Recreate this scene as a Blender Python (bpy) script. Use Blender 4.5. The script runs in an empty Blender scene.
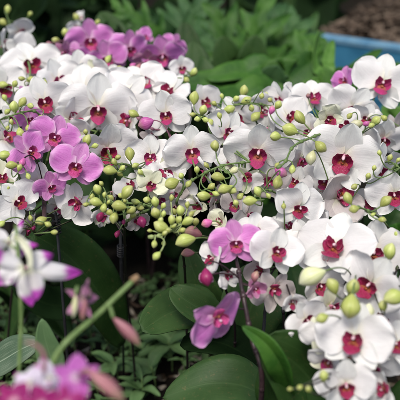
import bpy, math, random
from mathutils import Vector, Matrix, Quaternion, noise as mnoise
R = math.radians
random.seed(7)
sc = bpy.context.scene
col = sc.collection

# ------------------------------------------------------------------ camera
CAM = Vector((0, 0, .9)); PITCH = 25.0; FPX = 746.4
Fv = Vector((0, math.cos(R(PITCH)), -math.sin(R(PITCH))))
Uv = Vector((0, math.sin(R(PITCH)), math.cos(R(PITCH))))
Xv = Vector((1, 0, 0))
def P(px, py, d):
    return CAM + d * (Fv + ((px - 200) / FPX) * Xv + ((200 - py) / FPX) * Uv)
cd = bpy.data.cameras.new('camera'); cam = bpy.data.objects.new('camera', cd); col.objects.link(cam)
cam.location = CAM; cam.rotation_euler = (R(90 - PITCH), 0, 0)
cd.sensor_width = 36; cd.lens = 18 / math.tan(math.atan(200 / FPX)); cd.clip_start = .02; cd.clip_end = 200
cd.dof.use_dof = True; cd.dof.focus_distance = .98; cd.dof.aperture_fstop = 4.9; cd.dof.aperture_blades = 7
sc.camera = cam

# ------------------------------------------------------------------ light
w = bpy.data.worlds.new('World'); sc.world = w; w.use_nodes = True
nt = w.node_tree; nt.nodes.clear()
sky = nt.nodes.new('ShaderNodeTexSky'); sky.sky_type = 'NISHITA'; sky.sun_disc = False
SUN_EL, SUN_AZ = 62, 200
sky.sun_elevation = R(SUN_EL); sky.sun_rotation = R(SUN_AZ); sky.air_density = 1.0; sky.dust_density = 4.0; sky.ozone_density = .6
bg = nt.nodes.new('ShaderNodeBackground'); bg.inputs['Strength'].default_value = .095
ow = nt.nodes.new('ShaderNodeOutputWorld')
nt.links.new(sky.outputs[0], bg.inputs[0]); nt.links.new(bg.outputs[0], ow.inputs[0])
sl = bpy.data.lights.new('sun', 'SUN'); sl.energy = 1.5; sl.angle = R(16); sl.color = (1, .97, .92)
so = bpy.data.objects.new('sun', sl); col.objects.link(so)
sd = Vector((math.sin(R(SUN_AZ)) * math.cos(R(SUN_EL)), math.cos(R(SUN_AZ)) * math.cos(R(SUN_EL)), math.sin(R(SUN_EL))))
so.rotation_euler = sd.to_track_quat('Z', 'Y').to_euler(); so.location = (0, -2, 4)
vs = sc.view_settings; vs.view_transform = 'Standard'; vs.look = 'None'; vs.gamma = 1; vs.use_curve_mapping = False; vs.exposure = .76

# ------------------------------------------------------------------ materials
class NB:
    def __init__(s, name):
        s.m = bpy.data.materials.new(name); s.m.use_nodes = True; s.t = s.m.node_tree; s.t.nodes.clear()
        s.out = s.n('ShaderNodeOutputMaterial')
    def n(s, typ, **kw):
        x = s.t.nodes.new(typ)
        for k, v in kw.items(): setattr(x, k, v)
        return x
    def put(s, sock, v):
        if isinstance(v, bpy.types.NodeSocket): s.t.links.new(v, sock)
        else:
            if isinstance(v, (tuple, list)) and len(v) == 3 and sock.type == 'RGBA': v = (*v, 1)
            sock.default_value = v
    def math(s, op, a, b=0.0, clamp=False):
        x = s.n('ShaderNodeMath', operation=op, use_clamp=clamp); s.put(x.inputs[0], a); s.put(x.inputs[1], b); return x.outputs[0]
    def sm(s, v, a, b):
        x = s.n('ShaderNodeMapRange', interpolation_type='SMOOTHSTEP'); s.put(x.inputs[0], v); x.inputs[1].default_value = a; x.inputs[2].default_value = b; return x.outputs[0]
    def mix(s, f, a, b, mode='MIX'):
        x = s.n('ShaderNodeMix', data_type='RGBA', blend_type=mode); s.put(x.inputs[0], f); s.put(x.inputs[6], a); s.put(x.inputs[7], b); return x.outputs[2]
    def uv(s):
        c = s.n('ShaderNodeUVMap'); c.uv_map = 'UVMap'
        x = s.n('ShaderNodeSeparateXYZ'); s.t.links.new(c.outputs[0], x.inputs[0]); return c.outputs[0], x.outputs[0], x.outputs[1]
    def obj(s):
        return s.n('ShaderNodeTexCoord').outputs['Object']
    def map(s, v, scale):
        x = s.n('ShaderNodeMapping'); s.put(x.inputs[0], v); x.inputs['Scale'].default_value = scale; return x.outputs[0]
    def noise(s, v, scale, detail=3, rough=.55):
        x = s.n('ShaderNodeTexNoise'); s.put(x.inputs['Vector'], v); x.inputs['Scale'].default_value = scale
        x.inputs['Detail'].default_value = detail; x.inputs['Roughness'].default_value = rough; return x.outputs[0]
    def rnd(s):
        return s.n('ShaderNodeObjectInfo').outputs['Random']
    def bump(s, h, st, dist=.001):
        x = s.n('ShaderNodeBump'); x.inputs['Strength'].default_value = st; x.inputs['Distance'].default_value = dist; s.put(x.inputs['Height'], h); return x.outputs[0]
    def finish(s, colr, rough=.5, normal=None, trans=0.0, tcol=None, spec=.5, sheen=0.0, coat=0.0):
        p = s.n('ShaderNodeBsdfPrincipled'); s.put(p.inputs['Base Color'], colr); s.put(p.inputs['Roughness'], rough)
        p.inputs['Specular IOR Level'].default_value = spec; p.inputs['Sheen Weight'].default_value = sheen; p.inputs['Coat Weight'].default_value = coat
        p.inputs['Coat Roughness'].default_value = .3
        if normal is not None: s.put(p.inputs['Normal'], normal)
        o = p.outputs[0]
        if trans:
            t = s.n('ShaderNodeBsdfTranslucent'); s.put(t.inputs[0], tcol if tcol is not None else colr)
            if normal is not None: s.put(t.inputs['Normal'], normal)
            mx = s.n('ShaderNodeMixShader'); mx.inputs[0].default_value = trans
            s.t.links.new(o, mx.inputs[1]); s.t.links.new(t.outputs[0], mx.inputs[2]); o = mx.outputs[0]
        s.t.links.new(o, s.out.inputs[0]); return s.m

def petal_mat(name, base, vein, edge, throat, tip=None, vein_amt=.25, trans=.25, tipv=.6):
    b = NB(name); uvv, u, v = b.uv()
    st = b.map(uvv, (26, 2.2, 1)); n = b.noise(st, 1.0, 3, .6)
    veins = b.sm(n, .50, .68)
    big = b.noise(b.obj(), 60, 2)
    c = b.mix(b.math('MULTIPLY', veins, vein_amt), base, vein)
    au = b.math('ABSOLUTE', b.math('SUBTRACT', b.math('MULTIPLY', u, 2.0), 1.0))
    ed = b.sm(b.math('MAXIMUM', au, v), .72, 1.0)
    c = b.mix(b.math('MULTIPLY', ed, .6), c, edge)
    c = b.mix(b.math('MULTIPLY', b.sm(big, .45, .75), .22), c, vein)
    c = b.mix(b.math('SUBTRACT', 1.0, b.sm(v, .0, .30)), c, throat)
    if tip: c = b.mix(b.sm(b.math('ADD', v, b.math('MULTIPLY', b.math('SUBTRACT', n, .5), .25)), tipv, tipv + .18), c, tip)
    br = b.noise(b.map(b.obj(), (1, 1, 1)), 7, 4, .75); c = b.mix(b.math('MULTIPLY', b.sm(br, .66, .74), .35), c, (.50, .42, .30))
    hsv = b.n('ShaderNodeHueSaturation'); b.put(hsv.inputs['Color'], c)
    b.put(hsv.inputs['Value'], b.math('ADD', b.math('MULTIPLY', b.rnd(), .12), .92)); b.put(hsv.inputs['Hue'], b.math('ADD', b.math('MULTIPLY', b.rnd(), .012), .494))
    c = hsv.outputs[0]
    h = b.math('ADD', n, b.math('MULTIPLY', b.noise(b.obj(), 7, 3), 2.2))
    return b.finish(c, .45, b.bump(h, .4, .0009), trans, None, .35, .15)

M = {}
M['white'] = petal_mat('white_petal', (.80, .79, .77), (.70, .65, .66), (.84, .83, .81), (.76, .74, .62), vein_amt=.35)
M['whitesepal'] = petal_mat('white_sepal', (.78, .79, .76), (.68, .66, .64), (.80, .81, .76), (.66, .72, .50), vein_amt=.4)
M['cream'] = petal_mat('cream_petal', (.76, .77, .58), (.62, .66, .38), (.80, .80, .68), (.55, .62, .25), vein_amt=.4)
M['pink'] = petal_mat('pink_petal', (.66, .22, .58), (.52, .10, .44), (.80, .54, .74), (.76, .54, .70), vein_amt=.75)
M['pinksepal'] = petal_mat('pink_sepal', (.60, .24, .52), (.46, .11, .38), (.70, .42, .64), (.62, .46, .52), vein_amt=.6)
M['dustypink'] = petal_mat('dusty_pink_petal', (.50, .20, .36), (.36, .10, .22), (.58, .36, .46), (.42, .34, .28), vein_amt=.7)
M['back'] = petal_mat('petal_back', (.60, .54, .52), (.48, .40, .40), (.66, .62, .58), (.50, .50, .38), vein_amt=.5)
M['magenta'] = petal_mat('magenta_petal', (.34, .008, .15), (.30, .008, .12), (.56, .10, .34), (.80, .45, .55), vein_amt=.5)
M['purpletip'] = petal_mat('purple_tipped_petal', (.78, .77, .76), (.68, .60, .68), (.80, .78, .80), (.70, .72, .52), tip=(.50, .06, .48), vein_amt=.3)
M['purple'] = petal_mat('purple_petal', (.46, .10, .42), (.34, .04, .30), (.58, .26, .56), (.66, .48, .62), vein_amt=.5)
M['lavender'] = petal_mat('lavender_petal', (.72, .66, .76), (.58, .40, .64), (.76, .70, .80), (.74, .74, .60), tip=(.55, .10, .42), vein_amt=.5, tipv=.75)

def lip_mat(name, a, bcol, edge):
    b = NB(name); uvv, u, v = b.uv()
    n = b.noise(b.map(uvv, (9, 4, 1)), 1.5, 3, .7)
    c = b.mix(b.sm(n, .35, .7), a, bcol)
    c = b.mix(b.math('MULTIPLY', b.sm(v, .72, 1.0), .8), c, edge)
    fl = b.noise(b.map(uvv, (20, 12, 1)), 1.5, 2); c = b.mix(b.math('MULTIPLY', b.sm(fl, .60, .66), .45), c, (.70, .32, .42))
    th = b.mix(b.sm(b.noise(b.map(uvv, (16, 8, 1)), 2, 1), .48, .56), (.46, .17, .03), (.26, .015, .02))
    c = b.mix(b.math('SUBTRACT', 1.0, b.sm(v, .10, .36)), c, th)
    c = b.mix(b.math('MULTIPLY', b.sm(b.rnd(), .45, 1.0), .55), c, b.mix(b.sm(v, .25, .5), (.60, .22, .12), (.58, .05, .26)))
    return b.finish(c, .42, b.bump(n, .8, .0015), .15, None, .35, .1)
M['lip'] = lip_mat('magenta_lip', (.27, .003, .045), (.38, .007, .085), (.56, .035, .19))
M['lippink'] = lip_mat('rose_lip', (.45, .02, .15), (.60, .08, .30), (.70, .20, .45))
b = NB('column'); _, u, v = b.uv()
M['column'] = b.finish(b.mix(b.sm(v, .3, .9), (.58, .22, .34), (.72, .52, .56)), .4, None, .1)
b = NB('column_pink'); _, u, v = b.uv()
M['columnpink'] = b.finish(b.mix(b.sm(v, .3, .9), (.55, .14, .36), (.76, .52, .66)), .4, None, .1)

def bud_mat(name, a, c2, tip, seam):
    b = NB(name); uvv, u, v = b.uv()
    n = b.noise(b.map(uvv, (24, 2, 1)), 1, 2)
    c = b.mix(b.sm(n, .35, .7), a, c2)
    c = b.mix(b.math('MULTIPLY', b.sm(v, .55, 1.0), .55), c, tip)
    s = b.math('ABSOLUTE', b.math('SINE', b.math('MULTIPLY', u, math.pi * 3)))
    c = b.mix(b.math('MULTIPLY', b.math('SUBTRACT', 1.0, b.sm(s, .0, .16)), .5), c, seam)
    hsv = b.n('ShaderNodeHueSaturation'); b.put(hsv.inputs['Color'], c); b.put(hsv.inputs['Value'], b.math('ADD', b.math('MULTIPLY', b.rnd(), .35), .78))
    b.put(hsv.inputs['Hue'], b.math('ADD', b.math('MULTIPLY', b.rnd(), .02), .488))
    return b.finish(hsv.outputs[0], .42, b.bump(n, .3, .0006), .08, None, .4)
M['bud'] = bud_mat('green_bud', (.40, .47, .10), (.50, .54, .18), (.60, .60, .28), (.26, .34, .06))
M['budcream'] = bud_mat('cream_bud', (.62, .64, .32), (.72, .72, .46), (.76, .76, .58), (.46, .52, .20))
M['budpink'] = bud_mat('pink_bud', (.56, .10, .32), (.66, .20, .44), (.48, .42, .20), (.36, .05, .20))
M['budrose'] = bud_mat('dusty_rose_bud', (.34, .13, .16), (.42, .20, .20), (.32, .27, .14), (.24, .09, .11))
M['buddark'] = bud_mat('dark_magenta_bud', (.24, .01, .08), (.34, .03, .13), (.30, .05, .12), (.14, .01, .05))

def leaf_mat(name, a, c2, rib, rough=.38, trans=.12, spots=0.0, spec=.28, veins=(3, 60)):
    b = NB(name); uvv, u, v = b.uv()
    n = b.noise(b.obj(), 22, 4); fine = b.noise(b.map(uvv, (veins[1], veins[0], 1)), 1, 2)
    c = b.mix(b.sm(n, .35, .68), a, c2)
    c = b.mix(b.math('MULTIPLY', b.sm(fine, .5, .7), .25), c, rib)
    au = b.math('ABSOLUTE', b.math('SUBTRACT', u, .5))
    c = b.mix(b.math('MULTIPLY', b.math('SUBTRACT', 1.0, b.sm(au, .0, .025)), .5), c, rib)
    if spots: c = b.mix(b.math('MULTIPLY', b.sm(b.noise(b.obj(), 160, 4, .7), .58, .72), spots), c, (.16, .12, .05))
    hsv = b.n('ShaderNodeHueSaturation'); b.put(hsv.inputs['Color'], c); b.put(hsv.inputs['Value'], b.math('ADD', b.math('MULTIPLY', b.rnd(), .3), .85))
    h = b.math('ADD', b.math('MULTIPLY', fine, .6), b.math('MULTIPLY', b.noise(b.obj(), 120, 3), .7))
    rg = b.math('ADD', rough, b.math('MULTIPLY', n, .18))
    return b.finish(hsv.outputs[0], rg, b.bump(h, .35, .0012), trans, None, spec)
M['leaf'] = leaf_mat('orchid_leaf', (.016, .046, .008), (.026, .064, .013), (.040, .085, .022), .44, .05, .35, .22)
M['leafgrey'] = leaf_mat('grey_green_leaf', (.026, .062, .016), (.038, .080, .022), (.055, .105, .034), .44, .06, .4, .22)
M['leafdark'] = leaf_mat('shaded_leaf', (.004, .012, .003), (.007, .018, .005), (.012, .026, .007), .6, .03, 0, .05)  # leaf green taken near black: deep shade put into the colour
M['leafmid'] = leaf_mat('mid_green_leaf', (.022, .085, .009), (.055, .150, .018), (.08, .17, .04), .48, .2, .1, veins=(30, 6))
M['leafbright'] = leaf_mat('bright_green_leaf', (.07, .18, .025), (.11, .24, .045), (.2, .34, .10), .4, .3, veins=(26, 5))
M['leafblue'] = leaf_mat('blue_green_leaf', (.030, .088, .026), (.055, .130, .040), (.08, .16, .06), .55, .2, veins=(30, 6))
M['leafpale'] = leaf_mat('pale_green_leaf', (.12, .22, .09), (.17, .28, .12), (.22, .34, .16), .45, .2)
M['weed'] = leaf_mat('weed_leaf', (.08, .16, .055), (.12, .21, .075), (.16, .26, .11), .5, .2, .2, veins=(24, 5))
M['silverleaf'] = leaf_mat('striped_leaf', (.05, .09, .05), (.09, .13, .08), (.35, .42, .30), .4, .1)

def plain(name, a, c2, scale=60, rough=.6, bump=.3, spec=.4, lo=.35, hi=.65):
    b = NB(name); n = b.noise(b.obj(), scale, 4, .6)
    return b.finish(b.mix(b.sm(n, lo, hi), a, c2), rough, b.bump(n, bump, .002), 0, None, spec)
M['stem'] = plain('green_stem', (.10, .17, .045), (.16, .24, .08), 90, .5, .2)
M['stempale'] = plain('pale_stem', (.26, .34, .12), (.36, .42, .18), 90, .5, .2)
M['stemdark'] = plain('dark_stem', (.022, .012, .016), (.05, .028, .03), 80, .4, .2)
M['stempurple'] = plain('purple_stem', (.20, .08, .14), (.30, .16, .18), 80, .45, .2)
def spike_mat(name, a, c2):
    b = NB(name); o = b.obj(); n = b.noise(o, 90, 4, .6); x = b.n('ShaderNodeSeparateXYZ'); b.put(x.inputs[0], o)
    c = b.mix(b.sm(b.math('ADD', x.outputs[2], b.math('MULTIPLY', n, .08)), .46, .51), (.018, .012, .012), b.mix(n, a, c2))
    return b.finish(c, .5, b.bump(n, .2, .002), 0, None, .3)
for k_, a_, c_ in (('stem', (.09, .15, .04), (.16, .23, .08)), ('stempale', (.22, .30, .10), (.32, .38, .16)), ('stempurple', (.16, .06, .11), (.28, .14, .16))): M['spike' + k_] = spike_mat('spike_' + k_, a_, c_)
M['spikestemdark'] = M['stemdark']
M['stake'] = plain('black_stake', (.010, .010, .012), (.02, .02, .022), 50, .4, .2)
M['pot'] = plain('pot', (.010, .010, .010), (.018, .016, .014), 40, .55, .2)
M['bark'] = plain('bark', (.05, .045, .03), (.10, .11, .06), 18, .85, .8)
M['drytip'] = plain('dry_brown_tip', (.20, .12, .06), (.32, .22, .12), 200, .8, .5)
M['blue'] = plain('blue_painted_board', (.018, .115, .21), (.035, .17, .29), 9, .6, .3)
M['bluerim'] = plain('blue_rim', (.06, .18, .30), (.13, .27, .38), 14, .6, .4)
def soil_mat(name, a, c2, c3, sc1=9, sc2=70):
    b = NB(name); o = b.obj(); n = b.noise(o, sc1, 5, .65); f = b.noise(o, sc2, 5, .75)
    c = b.mix(b.sm(n, .35, .65), a, c2); c = b.mix(b.sm(f, .55, .72), c, c3)
    return b.finish(c, .92, b.bump(b.math('ADD', n, f), 1.0, .02), 0, None, .15)
M['soil'] = soil_mat('dark_soil', (.012, .010, .007), (.022, .018, .012), (.05, .042, .03))
M['mulch'] = soil_mat('bark_mulch_ground', (.035, .026, .018), (.065, .048, .035), (.15, .12, .09), 6, 60)
b = NB('litter'); r = b.noise(b.obj(), 33, 0); 
cr = b.n('ShaderNodeValToRGB'); b.t.links.new(r, cr.inputs[0]); e = cr.color_ramp
e.elements[0].position = .35; e.elements[0].color = (.02, .014, .01, 1); e.elements[1].position = .68; e.elements[1].color = (.34, .30, .24, 1)
x = e.elements.new(.5); x.color = (.07, .045, .028, 1); x = e.elements.new(.58); x.color = (.10, .085, .06, 1)
M['litter'] = b.finish(cr.outputs[0], .85, None, 0, None, .2)
M['chips'] = plain('bark_chips', (.06, .042, .03), (.15, .115, .085), 30, .9, .5, .1)

# ------------------------------------------------------------------ mesh helpers
class MB:
    def __init__(s): s.v = []; s.f = []; s.uv = []
    def grid(s, pts, closed=False):
        """pts[i][j] = (Vector, u, v)"""
        o = len(s.v); nj = len(pts[0])
        for row in pts:
            for p in row: s.v.append(p[0]); s.uv.append((p[1], p[2]))
        for i in range(len(pts) - 1):
            for j in range(nj - 1):
                s.f.append((o + i * nj + j, o + i * nj + j + 1, o + (i + 1) * nj + j + 1, o + (i + 1) * nj + j))
        return s
    def tube(s, pts, rad, n=8, cap=True):
        up = Vector((0, 0, 1)); rows = []; N = len(pts)
        t0 = (pts[1] - pts[0]).normalized(); a = t0.orthogonal().normalized()
        for i, p in enumerate(pts):
            t = (pts[min(i + 1, N - 1)] - pts[max(i - 1, 0)]).normalized()
            a = (a - t * a.dot(t)).normalized(); bb = t.cross(a)
            r = rad(i / (N - 1)) if callable(rad) else rad
            rows.append([(p + r * (math.cos(k * 2 * math.pi / n) * a + math.sin(k * 2 * math.pi / n) * bb), k / n, i / (N - 1)) for k in range(n + 1)])
        if cap:
            rows.insert(0, [(pts[0], k / n, 0) for k in range(n + 1)]); rows.append([(pts[-1], k / n, 1) for k in range(n + 1)])
        return s.grid(rows)
    def box(s, c, h, rz=0):
        m = Matrix.Rotation(rz, 3, 'Z'); o = len(s.v)
        for i in range(8):
            q = Vector(((1 if i & 1 else -1) * h[0], (1 if i & 2 else -1) * h[1], (1 if i & 4 else -1) * h[2]))
            s.v.append(Vector(c) + m @ q); s.uv.append((i & 1, (i >> 2) & 1))
        for f in ((0, 2, 3, 1), (4, 5, 7, 6), (0, 1, 5, 4), (2, 6, 7, 3), (0, 4, 6, 2), (1, 3, 7, 5)): s.f.append(tuple(o + k for k in f))
        return s
    def mesh(s, name, mat, smooth=True):
        me = bpy.data.meshes.new(name); me.from_pydata([tuple(p) for p in s.v], [], s.f)
        ul = me.uv_layers.new(name='UVMap'); vi = [0] * len(me.loops); me.loops.foreach_get('vertex_index', vi)
        fl = []
        for k in vi: fl += s.uv[k]
        ul.data.foreach_set('uv', fl)
        if smooth: me.polygons.foreach_set('use_smooth', [True] * len(me.polygons))
        me.materials.append(mat); me.update(); return me
    def build(s, name, mat, parent=None, smooth=True, origin=None):
        org = Vector(origin) if origin is not None else Vector()
        if origin is not None: s.v = [p - org for p in s.v]
        return link(name, s.mesh(name, mat, smooth), parent, Matrix.Translation(org))
ROOTLOC = {}
def link(name, me, parent=None, mw=None, local=None):
    o = bpy.data.objects.new(name, me); col.objects.link(o)
    if parent is not None:
        o.parent = parent
        if local is not None: o.matrix_local = local
        elif mw is not None: o.matrix_local = Matrix.Translation(-parent.location) @ mw      # roots are unrotated Empties
    elif mw is not None: o.matrix_world = mw
    return o
def empty(name, loc, label, cat, group=None):
    o = bpy.data.objects.new(name, None); col.objects.link(o); o.location = loc; o.empty_display_size = .05
    o['label'] = label; o['category'] = cat
    if group: o['group'] = group
    return o
def tag(o, label, cat, group=None):
    o['label'] = label; o['category'] = cat
    if group: o['group'] = group
def catmull(pts, n=6):
    out = []; N = len(pts)
    for i in range(N - 1):
        p0 = pts[max(i - 1, 0)]; p1 = pts[i]; p2 = pts[i + 1]; p3 = pts[min(i + 2, N - 1)]
        for k in range(n):
            t = k / n
            out.append(.5 * ((2 * p1) + (p2 - p0) * t + (2 * p0 - 5 * p1 + 4 * p2 - p3) * t * t + (3 * p1 - p0 - 3 * p2 + p3) * t ** 3))
    out.append(pts[-1].copy()); return out

# ------------------------------------------------------------------ flower pieces, unit = petal span 1, faces +Z, up +Y
def petal_grid(length, width, p=.95, q=.55, ang=0, base=.03, cup=.0, bend=.0, rip=.02, z0=0, seed=0, nu=11, nv=15, twist=0, vpow=1, pointy=0):
    """tongue-shaped surface growing along +Y then turned by ang about Z"""
    rs = random.Random(seed); ph = rs.uniform(0, 6.28); ph2 = rs.uniform(0, 6.28); asym = rs.uniform(-.06, .06)
    m = Matrix.Rotation(ang, 3, 'Z'); rows = []
    for i in range(nv):
        v = i / (nv - 1); vv = 1 - (1 - v) ** 1.5 if vpow != 1 else v
        v = .015 + .985 * v
        h = max(math.sin(math.pi * min(v, .9999) ** p), 0.0) ** q * width / 2
        if pointy: h *= (1 - pointy * v ** 2)
        h *= 1 + .025 * math.sin(13 * v + ph) + .02 * math.sin(21 * v + ph2)
        h = max(h, .0015 if i == nv - 1 else .02 * width)
        row = []
        for j in range(nu):
            u = -1 + 2 * j / (nu - 1); x = h * u + asym * length * math.sin(math.pi * v) * .4
            y = base + v * length
            z = z0 + bend * v * v + cup * (u * u) * math.sin(math.pi * min(1, v * .8 + .1)) + rip * math.sin(5 * v + 3.5 * u + ph) * (v * .5 + .5 * abs(u)) + rip * .6 * math.sin(9 * v * u + ph2) * abs(u)
            z += -.02 * math.exp(-(u / .10) ** 2) * v * (1 - v) * 2
            x2 = x * math.cos(twist * v) - 0; z2 = z + x * math.sin(twist * v)
            row.append((m @ Vector((x2, y, z2)), j / (nu - 1), v))
        rows.append(row)
    return rows
_cache = {}
def piece(kind, var, mat):
    key = (kind, var, mat)
    if key in _cache: return _cache[key]
    s = hash((kind, var)) if False else sum(map(ord, kind)) * 31 + var * 7
    rs = random.Random(s); g = MB(); A = math.radians
    if kind == 'petalL': g.grid(petal_grid(.50, .56 + rs.uniform(-.03, .04), .98, .52, A(78 + rs.uniform(-5, 5)), .02, rs.choice((-.09, -.04, .0, .05, .10)), rs.choice((-.16, -.10, -.04, .03, .10)), .034, .012, s))
    if kind == 'petalR': g.grid(petal_grid(.50, .56 + rs.uniform(-.03, .04), .98, .52, A(-78 + rs.uniform(-5, 5)), .02, rs.choice((-.09, -.04, .0, .05, .10)), rs.choice((-.16, -.10, -.04, .03, .10)), .034, .012, s))
    if kind == 'sepalT': g.grid(petal_grid(.44, .33, 1.0, .58, A(rs.uniform(-4, 4)), .01, rs.uniform(.0, .06), rs.uniform(-.14, .0), .010, -.012, s))
    if kind == 'sepalL': g.grid(petal_grid(.43, .30, .98, .6, A(140 + rs.uniform(-5, 5)), .01, rs.uniform(.0, .05), rs.uniform(-.10, .04), .012, -.012, s))
    if kind == 'sepalR': g.grid(petal_grid(.43, .30, .98, .6, A(-140 + rs.uniform(-5, 5)), .01, rs.uniform(.0, .05), rs.uniform(-.10, .04), .012, -.012, s))
    if kind == 'lip':
        lr = (rs.uniform(-.02, .02), rs.uniform(-.025, .025), rs.uniform(-14, 12), rs.uniform(-.03, .04))
        # two side lobes rising around the column, a broad arrow-shaped middle lobe pushed forward and down, two thin tendrils
        for sgn in (-1, 1):
            rows = petal_grid(.15 + lr[0], .18 + lr[1], .85, .5, A(-sgn * (72 + lr[2])), .0, .07 + lr[3], .10, .016, .03, s + sgn, 9, 11)
            g.grid([[(q[0] + Vector((0, -.045, 0)), q[1], q[2]) for q in r_] for r_ in rows])
            rows = petal_grid(.12, .09, .85, .6, A(-sgn * 28), .0, .04, .12, .01, .05, s + 3 + sgn, 7, 9)
            g.grid([[(q[0] + Vector((sgn * .035, -.035, 0)), q[1], .55 + .4 * q[2]) for q in r_] for r_ in rows])
        rows = petal_grid(.165 + lr[1], .24 + lr[0], 1.0, .6, A(180 + lr[2] * .5), .0, -.04 + lr[3], .11 - lr[3] * 2, .015, .075, s + 9, 11, 13)
        g.grid([[(q[0] + Vector((0, -.05, .04 * math.sin(q[2] * 2.6))), q[1], q[2]) for q in r_] for r_ in rows])
        rows = []                                             # callus
        for i in range(7):
            a = math.pi * i / 6
            rows.append([(Vector((.026 * math.sin(a) * math.cos(t * math.pi / 4), -.065 - .02 * math.cos(a), .105 + .022 * math.sin(a) * math.sin(t * math.pi / 4))), t / 8, .1) for t in range(9)])
        g.grid(rows)
        for sgn in (-1, 1):
            g.tube(catmull([Vector((sgn * .01, -.235, .17)), Vector((sgn * .025, -.25, .19)), Vector((sgn * .035, -.23, .21)), Vector((sgn * .025, -.21, .215))], 3), lambda t: .005 * (1 - .7 * t), 5)
    if kind == 'column':
        pts = [Vector((0, -.01, -.05)), Vector((0, 0, 0)), Vector((0, .012, .05)), Vector((0, .008, .085)), Vector((0, -.004, .115)), Vector((0, -.018, .128))]
        rr = [.026, .030, .026, .022, .021, .009]
        cp = catmull(pts, 4); g.tube(cp, lambda t: (lambda q: rr[min(int(q), 4)] * (1 - (q - int(q))) + rr[min(int(q) + 1, 5)] * (q - int(q)))(t * 5 * .999), 10)
    me = g.mesh(kind, M[mat]); _cache[key] = me; return me

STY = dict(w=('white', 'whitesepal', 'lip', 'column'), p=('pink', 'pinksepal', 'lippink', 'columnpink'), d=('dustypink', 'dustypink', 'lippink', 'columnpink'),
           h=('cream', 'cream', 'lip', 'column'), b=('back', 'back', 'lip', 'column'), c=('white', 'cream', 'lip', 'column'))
PARTNAME = dict(petalL='petal', petalR='petal', sepalT='sepal', sepalL='sepal', sepalR='sepal', lip='lip')
def flower(root, pos, span, roll=0, yaw=0, pitch=0, typ='w', label=None, close=0, filler=False):
    """close 0 = flat open, 1 = half open bell"""
    if typ in 'wcb' and not close:
        j_ = 2.3 if filler else 1.0
        yaw += random.gauss(0, 11) * j_; pitch += random.gauss(-3, 8) * j_; roll += random.gauss(0, 12) * j_; close = max(0, random.gauss(.06, .09) * j_)
        if filler and random.random() < .22: yaw += random.choice((-1, 1)) * 65
    to = (CAM - pos).normalized()
    z = Quaternion((0, 0, 1), R(yaw)) @ to
    hx = Vector((0, 0, 1)).cross(z).normalized(); z = Quaternion(hx, -R(pitch)) @ z
    x = Vector((0, 0, 1)).cross(z).normalized(); y = z.cross(x)
    m = Matrix((x, y, z)).transposed() @ Matrix.Rotation(R(roll), 3, 'Z')
    mw = Matrix.Translation(pos) @ m.to_4x4() @ Matrix.Scale(span, 4)
    pm, sm_, lm, cm = STY[typ]
    f = link('flower', piece('column', 0, cm), root, mw)
    if label: f['label'] = label
    for k in ('sepalT', 'sepalL', 'sepalR', 'petalL', 'petalR', 'lip'):
        mat = lm if k == 'lip' else (pm if k.startswith('petal') else sm_)
        me = piece(k, random.randrange(6) if k != 'lip' else random.randrange(4), mat)
        lo = Matrix()
        if k != 'lip':
            a = dict(petalL=78, petalR=-78, sepalT=0, sepalL=140, sepalR=-140)[k]
            d = Vector((-math.sin(R(a)), math.cos(R(a)), 0)); ax = d.cross(Vector((0, 0, 1)))
            lo = Matrix.Rotation(R(random.uniform(-7, 9) + close * (62 if k.startswith('sepal') else 72)), 4, ax) @ Matrix.Rotation(R(random.uniform(-6, 6)), 4, 'Z') @ Matrix.Rotation(R(random.gauss(0, 9)), 4, d)
            if close: lo = lo @ Matrix.Scale(1 - .15 * close, 4)
        else: lo = Matrix.Rotation(R(random.uniform(-7, 7)), 4, 'X') @ Matrix.Scale(random.uniform(.84, 1.0), 4)
        c = link(PARTNAME[k], me, f, local=lo)
    return pos - z * span * .05, z

BUDM = {}
def bud_mesh(var, mat):
    key = (var, mat)
    if key in BUDM: return BUDM[key]
    rs = random.Random(var * 13 + 5); g = MB(); rows = []; fat = rs.uniform(.31, .38)
    for i in range(15):
        v = i / 14; a = math.pi * v
        r = fat * math.sin(a) ** .8 * (1 + .18 * math.cos(a)) if 0 < i < 14 else 0
        r = fat * (max(math.sin(a), 0) ** .75) * (1.0 + .12 * math.sin(a * 1.0 - 1.2))
        zc = v
        row = []
        for k in range(19):
            t = 2 * math.pi * k / 18
            groove = 1 - .07 * math.exp(-(abs(math.sin(1.5 * t)) / .25) ** 2) * math.sin(a)
            row.append((Vector((r * groove * math.cos(t) * 1.06, r * groove * math.sin(t) * .94 + .10 * math.sin(a * .8), zc)), k / 18, v))
        rows.append(row)
    g.grid(rows); me = g.mesh('bud', M[mat]); BUDM[key] = me; return me
def bud(root, pos, ln, d, mat='bud', label=None, nar=1.0):
    """pos = centre of bud, d = direction of its tip"""
    q = d.to_track_quat('Z', 'Y') @ Quaternion((0, 0, 1), random.uniform(0, 6.28))
    mw = Matrix.Translation(pos - d.normalized() * ln * .5) @ q.to_matrix().to_4x4() @ Matrix.Diagonal((ln * nar, ln * nar, ln, 1))
    o = link('bud', bud_mesh(random.randrange(5), mat), root, mw)
    if label: o['label'] = label
    return pos - d.normalized() * ln * .48

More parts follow.
